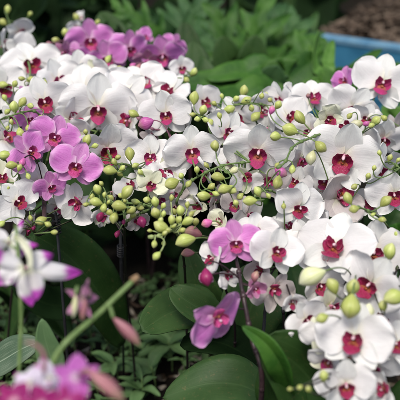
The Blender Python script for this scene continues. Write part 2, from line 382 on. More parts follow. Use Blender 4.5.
def leaf(root, name, pts, width, mat, normal=(0, 0, 1), fold=.12, rip=.0, lobes=0, lobe_amt=.0, q=.6, p=.9, n=6, nu=11, thick=.0012, twist=0, tipround=0, seed=0):
    c = catmull([Vector(x) for x in pts], n); N = len(c); rows = []; nrm = Vector(normal).normalized(); rs = random.Random(seed); ph = rs.uniform(0, 6)
    L = sum((c[i + 1] - c[i]).length for i in range(N - 1))
    for i, pt in enumerate(c):
        v = i / (N - 1); t = (c[min(i + 1, N - 1)] - c[max(i - 1, 0)]).normalized()
        nn = (Quaternion(t, twist * v) @ nrm); nn = (nn - t * nn.dot(t)).normalized(); s = t.cross(nn)
        h = width / 2 * max(math.sin(math.pi * max(.02, min(v, .995)) ** p), .0) ** q
        if i == N - 1: h *= .25
        row = []
        for j in range(nu):
            u = -1 + 2 * j / (nu - 1); hh = h
            if lobes: hh *= 1 + lobe_amt * abs(u) * math.sin(v * lobes * math.pi * 2 + (ph if u > 0 else ph + 1.3))
            off = h * fold * 2 * (abs(u) ** .9) + rip * width * math.sin(v * 14 + ph + (0 if u > 0 else 2)) * abs(u) ** 1.5 + .012 * width * math.sin(7 * v + 4 * u + ph)
            row.append((pt + s * u * hh + nn * off, j / (nu - 1), v))
        rows.append(row)
    g = MB(); g.grid(rows)
    o = g.build(name, M[mat], root, origin=c[0])
    if thick:
        md = o.modifiers.new('thickness', 'SOLIDIFY'); md.thickness = thick; md.offset = 0
    return o

def lobed_leaf(root, pts, width, mat, normal=(0, -.8, .6), nl=5, seed=0, start=.35, rip=.05):
    c = catmull([Vector(x) for x in pts], 8); N = len(c); rs = random.Random(seed); g = MB(); nrm = Vector(normal).normalized()
    rows = []
    for i, pt in enumerate(c):
        v = i / (N - 1); t = (c[min(i + 1, N - 1)] - c[max(i - 1, 0)]).normalized(); nn = (nrm - t * nrm.dot(t)).normalized(); s = t.cross(nn)
        h = width * (.03 if v < start * .8 else .03 + .13 * math.sin(math.pi * min(1, (v - start * .8) / (1 - start * .8)) ** .8))
        rows.append([(pt + s * h * u + nn * h * .25 * abs(u), (u + 1) / 2, v) for u in (-1, -.5, 0, .5, 1)])
    g.grid(rows)
    for k in range(nl):
        v = start + (1 - start) * (k + .3) / nl; i = int(v * (N - 1)); pt = c[i]; t = (c[min(i + 1, N - 1)] - c[max(i - 1, 0)]).normalized(); nn = (nrm - t * nrm.dot(t)).normalized(); s = t.cross(nn)
        for sg in (-1, 1):
            if rs.random() < .2: continue
            L = width * .62 * math.sin(math.pi * (.22 + .62 * (k + .5) / nl)) * rs.uniform(.8, 1.2); an = R(62 - 38 * k / nl + rs.uniform(-8, 8))
            d = (t * math.cos(an) + s * sg * math.sin(an)).normalized(); sd_ = d.cross(nn)
            ph = rs.uniform(0, 6); rows = []
            for a in range(9):
                va = a / 8; h = width * .115 * .78 * max(.1, math.sin(math.pi * min(.97, va * .8 + .2)) ** .7); mid = pt + d * L * va + nn * (.10 * L * va - .28 * L * va * va)
                rows.append([(mid + sd_ * h * u + nn * (h * .3 * abs(u) + rip * width * .4 * math.sin(va * 9 + ph) * u), (u + 1) / 2, va) for u in (-1, -.5, 0, .5, 1)])
            g.grid(rows)
    return g.build('leaf', M[mat], root, origin=c[0])

def dpt(y):
    ks = [(0, 1.6), (50, 1.38), (80, 1.22), (112, 1.10), (163, 1.0), (200, .96), (250, .90), (300, .84), (350, .78), (400, .72)]
    for (a, da), (b_, db) in zip(ks, ks[1:]):
        if y <= b_: return da + (db - da) * (y - a) / (b_ - a)
    return ks[-1][1]

def orchid(name, label, cat, group, base, path, flowers, buds, leaves=(), stem='stem', srad=.0018, pathoff=.035, extra=()):
    """base (x, y) on the ground; path [(px, py, doff)] spike in order from below to tip; flowers (x,y,size,roll,yaw,pitch,doff,typ[,close]); buds (x,y,len_px,dirdeg,doff[,mat])"""
    if -.34 < base[0] < .04 and base[1] < 1.6:
        leaves = [l for l in leaves if l[0] < 190]                 # foliage on the far side only
        if path[0][1] < 240: base = (base[0] * .9, 1.62 + .25 * (base[1] - 1))
        else: leaves = ()
    if path[0][1] >= 240:
        q_ = P(path[0][0], path[0][1], dpt(path[0][1]) + pathoff + path[0][2]); base = (q_.x * .97, q_.y + .05)
    if base[1] < 1.15 and base[0] < .13: leaves = [l for l in leaves if l[0] < 80 or l[0] > 300]
    root = empty(name, (base[0], base[1], 0), label, cat, group)
    top = [P(a, b_, dpt(b_) + pathoff + (c * 2.1 if c < 0 else c)) for a, b_, c in path]
    b0 = Vector((base[0], base[1], .03)); m1 = b0.lerp(top[0], .55); m1.y = (b0.y * .6 + top[0].y * .4); m1.x = b0.x * .6 + top[0].x * .4
    line = [b0, m1] + top; c = catmull(line, 8); N = len(c)
    g = MB(); g.tube(c, lambda t: srad * (1.25 - .65 * t), 8)
    lo = N // 3
    def near(p):
        return min(c[lo:], key=lambda q: (q - p).length)
    def ped(p, dirv, r):
        nq = near(p); L = (nq - p).length
        a = p + dirv * min(L * .5, .022) + (nq - p) * .15
        g.tube([(1 - t) ** 2 * nq + 2 * t * (1 - t) * a + t * t * p for t in [i / 12 for i in range(13)]], lambda t: r * (.8 + .25 * abs(t - .5)), 6)
    for fl in flowers:
        x, y, s, roll, yaw, pitch, do, typ = fl[:8]; cl = fl[8] if len(fl) > 8 else 0
        d = dpt(y) + do; pos = P(x, y, d)
        bp, z = flower(root, pos, .89 * s * d / FPX, roll, yaw, pitch, typ, None, cl, do >= .02 or s < 50)
        ped(bp, -z, .0013)
    for bd in buds:
        x, y, ln, dr, do = bd[:5]; mt = bd[5] if len(bd) > 5 else 'bud'; ln *= (.72 if mt == 'buddark' and y < 260 else 1.0)
        d = dpt(y) + do; pos = P(x, y, d)
        dv = (Xv * math.cos(R(dr)) + Uv * math.sin(R(dr)) - Fv * random.uniform(-.1, .5)).normalized()
        bp = bud(root, pos, ln * d / FPX, dv, mt); ped(bp, -dv, .0010)
    for x, y, ln in extra:
        d = dpt(y) + random.uniform(-.075, -.02); pos = P(x, y, d); a_ = random.uniform(0, 6.28)
        dv = (Xv * math.cos(a_) + Uv * math.sin(a_) - Fv * random.uniform(-.1, .6)).normalized()
        bp = bud(root, pos, ln * d / FPX, dv); ped(bp, -dv, .0009)
    # nodes on the spike
    for k in range(N // 5, N - 1, 6):
        a = c[k]; t = (c[k + 1] - c[k]).normalized(); g.tube([a - t * .003, a, a + t * .004], lambda q, s=srad: s * ((1.5 if s < .0025 else 1.12) if abs(q - .5) < .1 else 1.0), 7)
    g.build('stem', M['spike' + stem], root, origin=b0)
    for k, lf in enumerate(leaves):
        ang, ln, wd, lift = lf[:4]; mt = lf[4] if len(lf) > 4 else 'leaf'
        dv = Vector((math.cos(R(ang)), math.sin(R(ang)), 0)); o = Vector((base[0], base[1], .05))
        pts = [o, o + dv * ln * .3 + Vector((0, 0, lift * .7)), o + dv * ln * .68 + Vector((0, 0, lift)), o + dv * ln + Vector((0, 0, lift * .72))]
        leaf(root, 'leaf', pts, wd, mt, seed=k + int(ang), fold=.18)
    return root

# ------------------------------------------------------------------ ground
def ground(name, x0, x1, y0, y1, z, mat, nx, ny, amp, seed=0.0, rise=None):
    g = MB(); rows = []
    for i in range(ny + 1):
        y = y0 + (y1 - y0) * i / ny; row = []
        for j in range(nx + 1):
            x = x0 + (x1 - x0) * j / nx
            h = amp * mnoise.fractal(Vector((x * 2.3 + seed, y * 2.3, 0)), .8, 2.0, 4) + (rise(x, y) if rise else 0)
            row.append((Vector((x, y, z + h)), j / nx, i / ny))
        rows.append(row)
    o = g.grid(rows).build(name, M[mat]); o['kind'] = 'structure'; return o
ground('ground', -5, 5, -1, 9, 0, 'soil', 140, 140, .03)
ground('far_ground', -60, 60, 8.9, 120, -.06, 'soil', 30, 30, .05)

# leaf litter and bark chips
g = MB(); rs = random.Random(3)
for k in range(5200):
    y = rs.uniform(.9, 3.0); x = rs.uniform(-.55, .5) * y
    if y > 1.5: continue
    s = rs.uniform(.004, .019); z = .03 * mnoise.fractal(Vector((x * 2.3, y * 2.3, 0)), .8, 2.0, 4) + rs.uniform(.002, .012)
    q = Quaternion(Vector((rs.gauss(0, 1), rs.gauss(0, 1), rs.gauss(0, 1))).normalized(), rs.uniform(-.9, .9)) @ Quaternion((0, 0, 1), rs.uniform(0, 6.28))
    asp = rs.choice((.25, .4, .7)); bend = rs.uniform(-.3, .5)
    rows = [[(Vector((x, y, z)) + q @ Vector((s * u * asp * (1 - .6 * abs(v)), s * v, s * bend * (v * v + u * u))), (u + 1) / 2, (v + 1) / 2) for u in (-1, 0, 1)] for v in (-1, -.4, .3, 1)]
    g.grid(rows)
lt = g.build('leaf_litter', M['litter']); lt['kind'] = 'stuff'; lt['label'] = 'brown dead leaf scraps and bark bits on the dark soil'; lt['category'] = 'leaf litter'
g = MB()
for k in range(90):
    y = rs.uniform(1.1, 2.6); x = rs.uniform(-.4, .35) * y; a = rs.uniform(0, 3.14); L = rs.uniform(.03, .12)
    z = .02; d = Vector((math.cos(a), math.sin(a), rs.uniform(-.1, .2))) * L
    p0 = Vector((x, y, z)); g.tube(catmull([p0, p0 + d * .5 + Vector((0, 0, rs.uniform(0, .02))), p0 + d], 3), rs.uniform(.0008, .002), 5)
tw = g.build('twigs', M['litter']); tw['kind'] = 'stuff'; tw['label'] = 'thin dead twigs strewn on the dark soil'; tw['category'] = 'twigs'

# ------------------------------------------------------------------ orchids
W = 'white orchids'; PK = 'pink orchids'
bl = [(20, .2, .07, .14), (150, .22, .075, .15), (260, .2, .07, .12)]
def lv(seed, n=4, mat='leaf'):
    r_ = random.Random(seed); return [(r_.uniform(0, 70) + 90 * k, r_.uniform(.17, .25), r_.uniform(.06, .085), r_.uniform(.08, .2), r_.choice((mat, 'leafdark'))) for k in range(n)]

orchid('white_orchid', 'far white orchid at the top left corner with two green buds above it', 'orchid', W, (-.42, 1.42),
       [(30, 80, 0), (20, 50, .0), (10, 25, 0), (5, 10, 0)],
       [(40, 70, 40, 0, 0, 10, .06, 'w'), (20, 31, 40, 10, 20, -5, 0, 'w'), (2, 46, 46, -15, 10, 10, .03, 'w'), (22, 52, 46, 5, -10, 20, .05, 'w'), (-14, 66, 60, 0, 10, 10, .05, 'w')],
       [(8, 9, 9, 90, 0), (3, 22, 9, 140, 0), (30, 14, 6, 60, .02)], lv(1))
orchid('white_orchid', 'white orchid at the left edge with a brownish red lip facing upward', 'orchid', W, (-.36, 1.26),
       [(30, 112, .02), (34, 90, .02), (20, 72, 0), (2, 74, 0)],
       [(31, 64, 68, 0, 5, 14, 0, 'w'), (3, 88, 60, 20, 20, 10, .0, 'w'), (58, 82, 62, -10, 5, 25, .02, 'w'), (10, 104, 50, 0, 0, 0, .08, 'w')],
       [(9, 74, 7, 80, -.04), (31, 80, 10, 10, -.03), (3, 84, 11, 170, -.03), (18, 92, 6, 60, -.03)], lv(2), extra=[(22, 78, 8), (38, 84, 7), (15, 84, 8), (45, 82, 7)])
orchid('white_orchid', 'white orchid in front of the far pink flowers with a sideways small red lip', 'orchid', W, (-.24, 1.35),
       [(95, 120, .03), (96, 98, .02), (84, 78, 0), (70, 64, 0)],
       [(112, 80, 44, 0, 0, 10, .04, 'w'), (62, 72, 42, 0, 10, 10, .03, 'w'), (78, 70, 52, -25, 15, 5, 0, 'w'), (97, 72, 38, 20, -40, 0, -.01, 'c'), (84, 92, 76, 10, 0, 25, .03, 'w'), (125, 94, 66, -10, 0, 20, .0, 'w'), (50, 92, 50, 0, 0, 20, .08, 'w')],
       [], lv(3))
orchid('pink_orchid', 'bright pink orchid at the top left with a fully open dark-eyed bloom', 'orchid', PK, (-.2, 1.62),
       [(110, 90, .05), (104, 70, .03), (88, 48, 0), (66, 38, 0)],
       [(90, 41, 56, 0, 5, 0, 0, 'p'), (108, 58, 48, 20, -10, -10, .03, 'p'), (62, 52, 26, 30, 30, -20, -.01, 'd'), (75, 56, 36, 0, 0, -10, .04, 'p')],
       [(65, 33, 10, 100, 0), (56, 40, 9, 170, 0), (49, 44, 7, 200, 0, 'budrose'), (53, 50, 9, 230, 0, 'budpink'), (60, 46, 8, 160, -.02, 'budrose'), (92, 23, 6, 80, -.02), (109, 59, 10, 250, -.06)], lv(4), 'stempurple')
orchid('white_orchid', 'tiny far white bloom poking up beside the top pink flower', 'orchid', W, (-.3, 1.75),
       [(85, 70, .2), (80, 40, .12), (80, 25, .1)],
       [(83, 17, 18, -10, -50, 20, .1, 'w', .7), (76, 27, 24, 0, 10, -10, .1, 'w', .5)],
       [(76, 18, 10, 120, .08), (97, 22, 7, 60, .1)], lv(5, 2))
orchid('pink_orchid', 'pink orchid at top centre, two blooms side by side with drooping lips', 'orchid', PK, (-.05, 1.62),
       [(150, 95, .06), (150, 78, .03), (148, 60, 0), (140, 44, 0)],
       [(129, 48, 46, -8, 20, -15, 0, 'p'), (163, 55, 52, 5, -5, -28, 0, 'p'), (148, 60, 34, 0, 0, -35, .03, 'd'), (174, 46, 34, -20, -30, -10, .04, 'p'), (144, 38, 26, 40, 30, 20, .03, 'p')],
       [(139, 68, 10, 250, -.03, 'budrose'), (150, 70, 10, 280, -.04, 'budrose'), (133, 66, 8, 220, -.03, 'budpink'), (120, 70, 11, 190, -.04), (146, 77, 8, 260, -.02, 'budpink')], lv(6), 'stempurple')
orchid('white_orchid', 'back row white orchid with a small upright bloom right of the pink flowers', 'orchid', W, (.02, 1.4),
       [(160, 110, .02), (168, 90, .02), (180, 78, 0), (192, 73, 0)],
       [(181, 68, 34, 0, 20, 0, .02, 'w', .45), (143, 84, 58, 15, 10, 22, .0, 'w'), (170, 92, 58, -20, 0, 25, .02, 'w'), (152, 96, 50, 10, 0, 10, .05, 'w'), (118, 86, 46, 0, 0, 15, .06, 'w')],
       [(193, 72, 11, 60, 0), (186, 80, 8, 330, -.02)], lv(7))
orchid('white_orchid', 'large white orchid left of centre, two big flat blooms one above the other', 'orchid', W, (-.14, 1.3),
       [(145, 172, .01), (128, 165, -.01), (112, 160, -.02), (100, 130, .03), (86, 148, -.01)],
       [(124, 142, 46, 0, 0, 0, .05, 'w'), (78, 102, 50, 0, 0, 0, .05, 'w'), (98, 107, 86, 3, 0, 0, 0, 'w'), (107, 149, 76, -4, 5, -6, .015, 'w'), (70, 120, 62, 10, 10, 0, .04, 'w'), (131, 122, 62, -15, 0, 5, .05, 'w')],
       [(88, 141, 14, 70, -.06), (84, 150, 12, 100, -.06), (129, 154, 15, 100, -.05), (110, 171, 15, 175, -.05), (115, 162, 9, 110, -.05), (86, 132, 7, 90, -.05), (122, 168, 8, 40, -.05)], lv(8), extra=[(95, 146, 8), (100, 166, 9), (118, 158, 8), (136, 166, 9), (120, 174, 8), (141, 172, 8)])
orchid('white_orchid', 'left white orchid with red lip and a bud stalk crossing the picture edge', 'orchid', W, (-.36, 1.12),
       [(50, 150, .05), (44, 125, .0), (36, 112, -.02), (20, 113, -.03), (0, 120, -.03)],
       [(58, 118, 44, 0, 0, 0, .04, 'w'), (14, 118, 40, 0, 0, 0, .05, 'w'), (44, 102, 66, -12, 14, -2, -.02, 'w'), (5, 140, 60, 0, 20, 0, .02, 'w'), (74, 133, 46, 0, 0, 0, .05, 'c')],
       [(15, 107, 13, 90, -.05), (22, 102, 12, 60, -.05), (20, 133, 12, 280, -.05), (8, 128, 6, 260, -.05), (4, 98, 8, 120, -.05)], lv(9), extra=[(30, 106, 8), (8, 112, 8), (40, 118, 8), (12, 122, 7), (28, 128, 8)])
orchid('pink_orchid', 'pink orchid at the left with overlapping mauve blooms and a purple side bloom', 'orchid', PK, (-.3, 1.1),
       [(50, 225, .02), (44, 200, .0), (42, 178, -.01), (40, 150, -.01), (30, 122, .0), (26, 100, .02)],
       [(54, 138, 60, -25, 10, 5, -.04, 'p'), (76, 165, 60, -18, 0, -5, -.055, 'p'), (28, 152, 54, 30, 38, 5, -.05, 'p'), (29, 119, 34, 0, 20, -10, .01, 'p'), (26, 96, 30, 0, 40, 20, .0, 'p', .4), (50, 186, 40, 10, 20, -15, -.01, 'p')],
       [(22, 162, 10, 240, -.07, 'budpink'), (40, 121, 9, 80, -.02, 'budpink')], lv(10), 'stemdark', .0030)
orchid('white_orchid', 'white orchid low on the left with striped dark red lip and drooping pale petals', 'orchid', W, (-.31, 1.0),
       [(40, 235, .01), (34, 215, .01), (24, 190, -.01), (14, 165, -.03), (0, 158, -.04)],
       [(17, 202, 58, 25, 20, -8, -.01, 'w'), (40, 184, 54, 0, -5, -15, .02, 'w'), (76, 203, 56, 175, -10, -20, .02, 'w'), (2, 178, 50, 0, 20, 0, .03, 'c'), (26, 228, 44, 10, 10, -20, .03, 'b'), (58, 205, 40, 30, 0, -30, .05, 'w'), (102, 216, 30, 40, 20, -30, .06, 'c', .5)],
       [(5, 154, 15, 180, -.06), (12, 166, 13, 190, -.06), (41, 220, 13, 200, -.03), (2, 224, 9, 230, -.02), (15, 234, 9, 250, -.02), (34, 228, 8, 260, -.01, 'buddark'), (7, 240, 8, 240, -.02)], lv(11), extra=[(20, 168, 8), (28, 176, 8), (8, 188, 8), (48, 224, 8), (30, 218, 7), (54, 232, 8)])
orchid('white_orchid', 'white orchid near the middle whose lip opens beside a round pink and green bud', 'orchid', W, (-.06, 1.22),
       [(172, 178, .02), (172, 150, .01), (168, 132, .0), (150, 128, -.01), (134, 114, -.02)],
       [(166, 114, 64, -5, 8, -3, -.01, 'w'), (184, 122, 50, -20, -30, -10, .02, 'w'), (150, 157, 60, 8, 10, 12, .0, 'w'), (140, 100, 44, 0, 0, 15, .07, 'w'), (150, 140, 40, 180, 0, -20, .06, 'b')],
       [(146, 123, 17, 200, -.06, 'budpink'), (134, 113, 12, 150, -.06), (128, 117, 9, 190, -.05, 'buddark'), (148, 104, 9, 110, -.04, 'budpink'), (176, 139, 9, 270, -.04, 'stempurple' if False else 'budpink')], lv(12), 'stempurple')
orchid('white_orchid', 'centre white orchid, one bloom facing forward, one turned right with pink lip', 'orchid', W, (.03, 1.18),
       [(178, 205, .0), (186, 186, -.02), (203, 174, -.03), (225, 165, -.035), (250, 162, -.03)],
       [(236, 205, 42, 0, 0, -20, .03, 'b'), (198, 205, 40, 0, 0, -10, .05, 'c'), (248, 214, 40, 0, 10, 0, .03, 'w'), (212, 124, 46, 0, 0, 0, .05, 'w'), (232, 160, 44, 0, 0, 0, .03, 'c'), (191, 151, 68, 5, 3, -3, -.02, 'w'), (226, 133, 62, -30, 32, 0, .0, 'w'), (208, 172, 48, 15, -10, -10, .02, 'w'), (166, 172, 48, -15, 10, 0, .02, 'c'), (246, 178, 42, 200, -10, -15, -.01, 'c'), (215, 200, 44, 170, 0, -30, .05, 'b'), (180, 190, 40, 0, 0, 0, .07, 'w')],
       [(216, 146, 13, 90, -.06), (218, 178, 15, 175, -.055), (225, 190, 15, 200, -.055), (172, 183, 16, 200, -.05), (189, 184, 9, 240, -.05), (204, 195, 15, 170, -.04), (231, 189, 13, 330, -.05), (197, 170, 8, 90, -.04), (234, 170, 10, 30, -.05, 'budcream')], lv(13), extra=[(211, 186, 9), (216, 193, 9), (240, 196, 9), (207, 165, 8), (181, 176, 8), (236, 203, 8)])
orchid('white_orchid', 'wide white orchid right of centre with a frilly dark red lip, green buds above', 'orchid', W, (.08, 1.3),
       [(232, 170, .03), (224, 145, .03), (212, 122, -.02), (228, 108, -.03), (248, 103, -.03), (266, 105, -.02)],
       [(259, 151, 84, 0, 2, -4, -.01, 'w'), (236, 118, 58, -10, 20, 10, .04, 'w'), (262, 110, 54, 10, 0, 15, .05, 'w'), (204, 102, 50, 0, 10, 15, .06, 'w'), (270, 182, 50, 200, 0, -25, .0, 'b'), (288, 150, 60, 20, 0, 0, .06, 'w')],
       [(195, 98, 15, 80, -.04), (203, 110, 12, 70, -.04), (229, 109, 13, 20, -.05), (243, 91, 13, 80, -.04), (246, 100, 12, 30, -.05), (256, 117, 13, 230, -.05), (222, 96, 6, 100, -.04), (198, 118, 9, 200, -.04), (210, 122, 9, 300, -.04), (193, 114, 8, 180, -.03)], lv(14), extra=[(214, 104, 7), (236, 99, 8), (262, 96, 7), (252, 108, 8), (205, 120, 8), (219, 116, 8), (270, 100, 7)])
orchid('white_orchid', 'biggest white orchid at the right, broad flat bloom with spotted orange and crimson lip', 'orchid', W, (.2, 1.2),
       [(330, 230, .05), (345, 205, .03), (360, 180, .03), (385, 162, -.02), (400, 168, -.03)],
       [(325, 182, 60, 0, 0, 0, .03, 'w'), (366, 143, 56, 0, 0, 0, .05, 'w'), (372, 205, 56, 0, 0, 0, .05, 'w'), (344, 156, 98, -6, -4, -6, -.03, 'w'), (376, 168, 66, 25, 10, -20, .02, 'w'), (394, 194, 66, 0, -8, -8, .01, 'w'), (303, 158, 56, 0, 10, 0, .05, 'w'), (338, 198, 76, 175, 12, -14, .03, 'b'), (384, 138, 56, 0, 0, 0, .06, 'w')],
       [(380, 153, 7, 100, -.08), (398, 160, 6, 60, -.08), (312, 158, 16, 260, -.06, 'budcream')], lv(15), extra=[(368, 176, 8), (390, 158, 8), (374, 168, 7), (354, 186, 9)])
orchid('white_orchid', 'upper right white orchid with a crimson and yellow lip against blue boards', 'orchid', W, (.36, 1.42),
       [(350, 150, .03), (368, 128, .0), (372, 105, .0), (378, 90, .02), (392, 70, .04)],
       [(382, 83, 74, 8, 2, 0, -.03, 'w'), (352, 108, 62, 0, -10, 12, .02, 'w'), (398, 128, 50, 10, -10, -20, .08, 'b'), (366, 118, 40, 0, 0, 0, .03, 'w')],
       [(357, 123, 15, 175, -.04, 'budcream'), (376, 121, 12, 40, -.05), (366, 123, 9, 20, -.04, 'budpink')], lv(16), extra=[(372, 126, 8), (384, 118, 8), (350, 116, 8)])
orchid('white_orchid', 'white orchid whose cream half open cup bloom hangs over a forked bud stalk', 'orchid', W, (.14, 1.3),
       [(345, 175, .03), (340, 148, .01), (327, 134, -.05), (308, 139, -.06), (293, 147, -.065), (285, 162, -.065), (277, 168, -.065)],
       [(300, 158, 52, 0, 0, 0, .02, 'w'), (296, 182, 46, 0, 0, -10, .04, 'w'), (310, 130, 46, 0, 0, 0, .04, 'w'), (268, 128, 44, 0, 0, 0, .05, 'w'), (328, 119, 44, 60, 10, -12, -.06, 'h', .45), (313, 98, 52, 0, 0, 15, .02, 'w'), (281, 101, 54, 10, 5, 15, .02, 'w'), (345, 126, 46, 0, 0, 0, .0, 'w'), (288, 118, 56, 10, 0, 0, .03, 'w'), (288, 90, 22, 20, 0, 40, .0, 'w', .8)],
       [(290, 130, 17, 160, -.09), (276, 137, 13, 180, -.09), (301, 117, 17, 120, -.09), (321, 146, 15, 320, -.09), (292, 169, 10, 260, -.09), (277, 165, 7, 230, -.09), (271, 110, 10, 80, -.04, 'budpink'), (278, 105, 10, 60, -.05), (308, 96, 6, 100, -.03, 'budrose'), (266, 95, 7, 90, .0)], lv(17))
orchid('pink_orchid', 'single lilac pink bloom turned sideways in front of the blue boards', 'orchid', PK, (.3, 1.5),
       [(345, 130, .1), (344, 105, .06), (346, 88, .04)],
       [(346, 81, 40, 25, -48, 5, .0, 'p', .25)],
       [(317, 88, 7, 100, .03), (352, 96, 7, 290, .02, 'budpink')], lv(18, 2))
orchid('white_orchid', 'white orchid below the right half, petals like stacked wings around two pink lips', 'orchid', W, (.1, 1.08),
       [(284, 330, .15), (280, 290, .09), (280, 262, .0), (290, 235, .0), (288, 205, .01), (268, 190, -.02), (250, 200, -.02)],
       [(318, 224, 56, 0, 0, 0, .03, 'w'), (288, 228, 50, 0, 0, 0, .02, 'w'), (298, 207, 64, -20, 22, 0, -.03, 'w'), (275, 252, 66, -12, 22, 0, -.04, 'w'), (256, 232, 52, 20, -10, 5, -.02, 'w'), (306, 240, 58, 10, 10, 5, .0, 'w'), (272, 290, 60, 165, 10, -20, .015, 'b'), (292, 300, 40, -20, 30, -30, .0, 'w'), (262, 272, 44, 180, 0, -10, .02, 'b')],
       [(277, 182, 15, 250, -.06), (257, 192, 12, 120, -.06), (250, 201, 15, 185, -.07), (281, 172, 15, 330, -.04, 'budpink'), (284, 206, 7, 270, -.06), (268, 196, 7, 300, -.06)], lv(19), 'stem')
orchid('white_orchid', 'blurred white orchid filling the lower right with many blooms and plump buds', 'orchid', W, (.2, .92),
       [(345, 400, .12), (352, 370, .05), (345, 330, .02), (340, 300, .0), (352, 278, -.02), (388, 280, -.02), (400, 262, -.02)],
       [(350, 268, 80, 0, 0, 20, .02, 'w'), (330, 306, 60, 0, 0, 0, .02, 'c'), (376, 315, 64, 0, 0, 0, .02, 'c'), (374, 364, 66, 0, 0, -10, .02, 'w'), (330, 360, 56, 0, 0, 0, .02, 'c'), (336, 248, 96, -10, -6, 12, -.03, 'w'), (374, 252, 92, 12, -5, 14, .0, 'w'), (371, 284, 84, 0, 2, -2, -.03, 'w'), (355, 338, 92, 4, -2, -6, -.05, 'w'), (306, 320, 54, 20, 30, -4, .0, 'w'), (322, 335, 52, 190, 0, -8, -.02, 'c'), (346, 384, 72, 20, 10, -15, .0, 'w'), (397, 345, 66, 0, 0, -5, -.01, 'w'), (398, 296, 66, 10, 0, -5, .02, 'w'), (318, 285, 60, 0, 0, 0, .02, 'w'), (385, 390, 60, 180, 0, -10, .02, 'w'), (309, 262, 40, 0, 10, 0, .0, 'w'), (388, 320, 60, 0, 0, 0, .03, 'w')],
       [(313, 278, 30, 210, -.09, 'budcream'), (350, 306, 26, 260, -.10, 'bud'), (332, 287, 19, 120, -.09, 'bud'), (352, 287, 20, 80, -.10), (391, 252, 20, 80, -.08), (395, 299, 26, 190, -.10), (322, 318, 15, 200, -.09), (396, 234, 9, 80, -.04), (366, 312, 20, 80, -.06, 'budcream'), (323, 376, 14, 100, -.06), (309, 389, 8, 120, -.06), (300, 387, 7, 200, -.06), (290, 389, 6, 180, -.06), (384, 306, 13, 100, -.08)], lv(20), 'stem')
orchid('white_orchid', 'thin stalk of round green buds over the dark gap at right edge', 'orchid', W, (.3, 1.15),
       [(400, 300, .1), (398, 250, .03), (384, 222, -.02), (366, 210, -.05), (356, 207, -.06)],
       [(402, 240, 20, 0, 0, 0, .05, 'w', .7)],
       [(349, 198, 14, 110, -.09), (354, 209, 11, 190, -.09), (386, 202, 15, 40, -.08), (382, 220, 9, 350, -.06), (373, 214, 6, 200, -.06)], lv(21, 3), 'stem')
orchid('pink_orchid', 'sharp pink orchid at the centre with a second bloom hanging lower', 'orchid', PK, (.11, .96),
       [(262, 380, .05), (252, 340, .01), (244, 300, -.015), (238, 268, -.02), (232, 240, -.01)],
       [(236, 243, 62, 3, 2, -3, -.05, 'p'), (217, 317, 78, -165, 30, -35, -.03, 'p'), (255, 288, 34, 30, 20, -20, -.01, 'd', .6), (209, 276, 28, 30, -20, -20, -.03, 'd', .8)],
       [(207, 277, 19, 280, -.05, 'buddark'), (256, 277, 13, 70, -.03, 'budrose')], lv(22, 4), 'stemdark', .0030, .02)
orchid('white_orchid', 'narrow white and cream petals hanging left of the central pink bloom', 'orchid', W, (.05, 1.06),
       [(235, 330, .20), (226, 290, .10), (220, 262, -.01), (222, 235, -.01)],
       [(214, 258, 44, -30, -50, -15, -.02, 'w', .35), (222, 222, 40, -20, -40, 5, -.02, 'h', .7), (228, 276, 36, 200, 20, -20, -.01, 'w', .6)],
       [(186, 242, 22, 200, -.05), (207, 223, 12, 200, -.03, 'budpink'), (193, 234, 20, 170, -.01, 'budrose'), (188, 254, 14, 190, -.01, 'budrose')], lv(23, 3))
orchid('white_orchid', 'bud laden orchid left of centre with clustered green buds, few open blooms', 'orchid', W, (-.06, 1.1),
       [(126, 290, .30), (125, 250, .12), (127, 222, -.01), (150, 208, -.02), (124, 203, -.03), (100, 205, -.035), (86, 203, -.035)],
       [(130, 186, 40, 0, 0, 0, .03, 'w'), (112, 192, 36, 0, 0, -10, .06, 'c'), (172, 192, 40, 0, 0, -10, .03, 'b'), (151, 184, 42, -35, 15, -4, -.02, 'h', .2), (158, 176, 44, 10, 0, 5, .0, 'w'), (137, 218, 38, 30, 10, -35, .03, 'b', .5), (102, 214, 34, 0, 10, -40, .04, 'c', .5), (160, 200, 40, 180, 0, 0, .03, 'w')],
       [(97, 190, 12, 110, -.06), (96, 203, 14, 170, -.06), (104, 208, 10, 260, -.06), (119, 207, 16, 175, -.07), (128, 193, 18, 50, -.07), (115, 218, 13, 260, -.05), (105, 195, 7, 80, -.06), (86, 204, 7, 180, -.06), (131, 210, 11, 30, -.06), (108, 202, 6, 60, -.06), (124, 222, 9, 270, -.03, 'buddark'), (142, 222, 19, 290, -.01, 'buddark'), (101, 217, 16, 250, -.0, 'buddark'), (118, 234, 12, 250, .0, 'buddark'), (125, 201, 6, 100, -.06)], lv(24), 'stem', extra=[(92, 197, 8), (110, 198, 9), (121, 196, 8), (136, 201, 10), (140, 208, 9), (133, 215, 9), (109, 213, 9), (147, 200, 9), (101, 184, 7)])
orchid('white_orchid', 'hooked green bud spray hanging over the dark hollow at the centre', 'orchid', W, (.0, 1.0),
       [(186, 300, .25), (184, 262, .10), (178, 236, -.02), (170, 231, -.04), (158, 236, -.045), (149, 237, -.045)],
       [(176, 206, 34, 20, 0, -20, .04, 'w', .4)],
       [(162, 226, 18, 150, -.07), (171, 220, 11, 90, -.07), (168, 231, 7, 30, -.07), (156, 213, 13, 110, -.06), (155, 202, 12, 100, -.06), (163, 206, 8, 60, -.06), (180, 211, 13, 100, -.06), (188, 222, 14, 20, -.06), (179, 220, 9, 60, -.06), (154, 244, 9, 260, -.07), (157, 256, 11, 230, -.07), (173, 226, 8, 30, -.06), (188, 205, 8, 80, -.05), (163, 214, 8, 80, -.06), (171, 198, 8, 90, -.05)], lv(25, 3), 'stempale', extra=[(165, 234, 8), (182, 230, 8), (174, 212, 9), (192, 214, 8), (150, 231, 6), (164, 243, 7), (196, 222, 9), (160, 220, 8)])

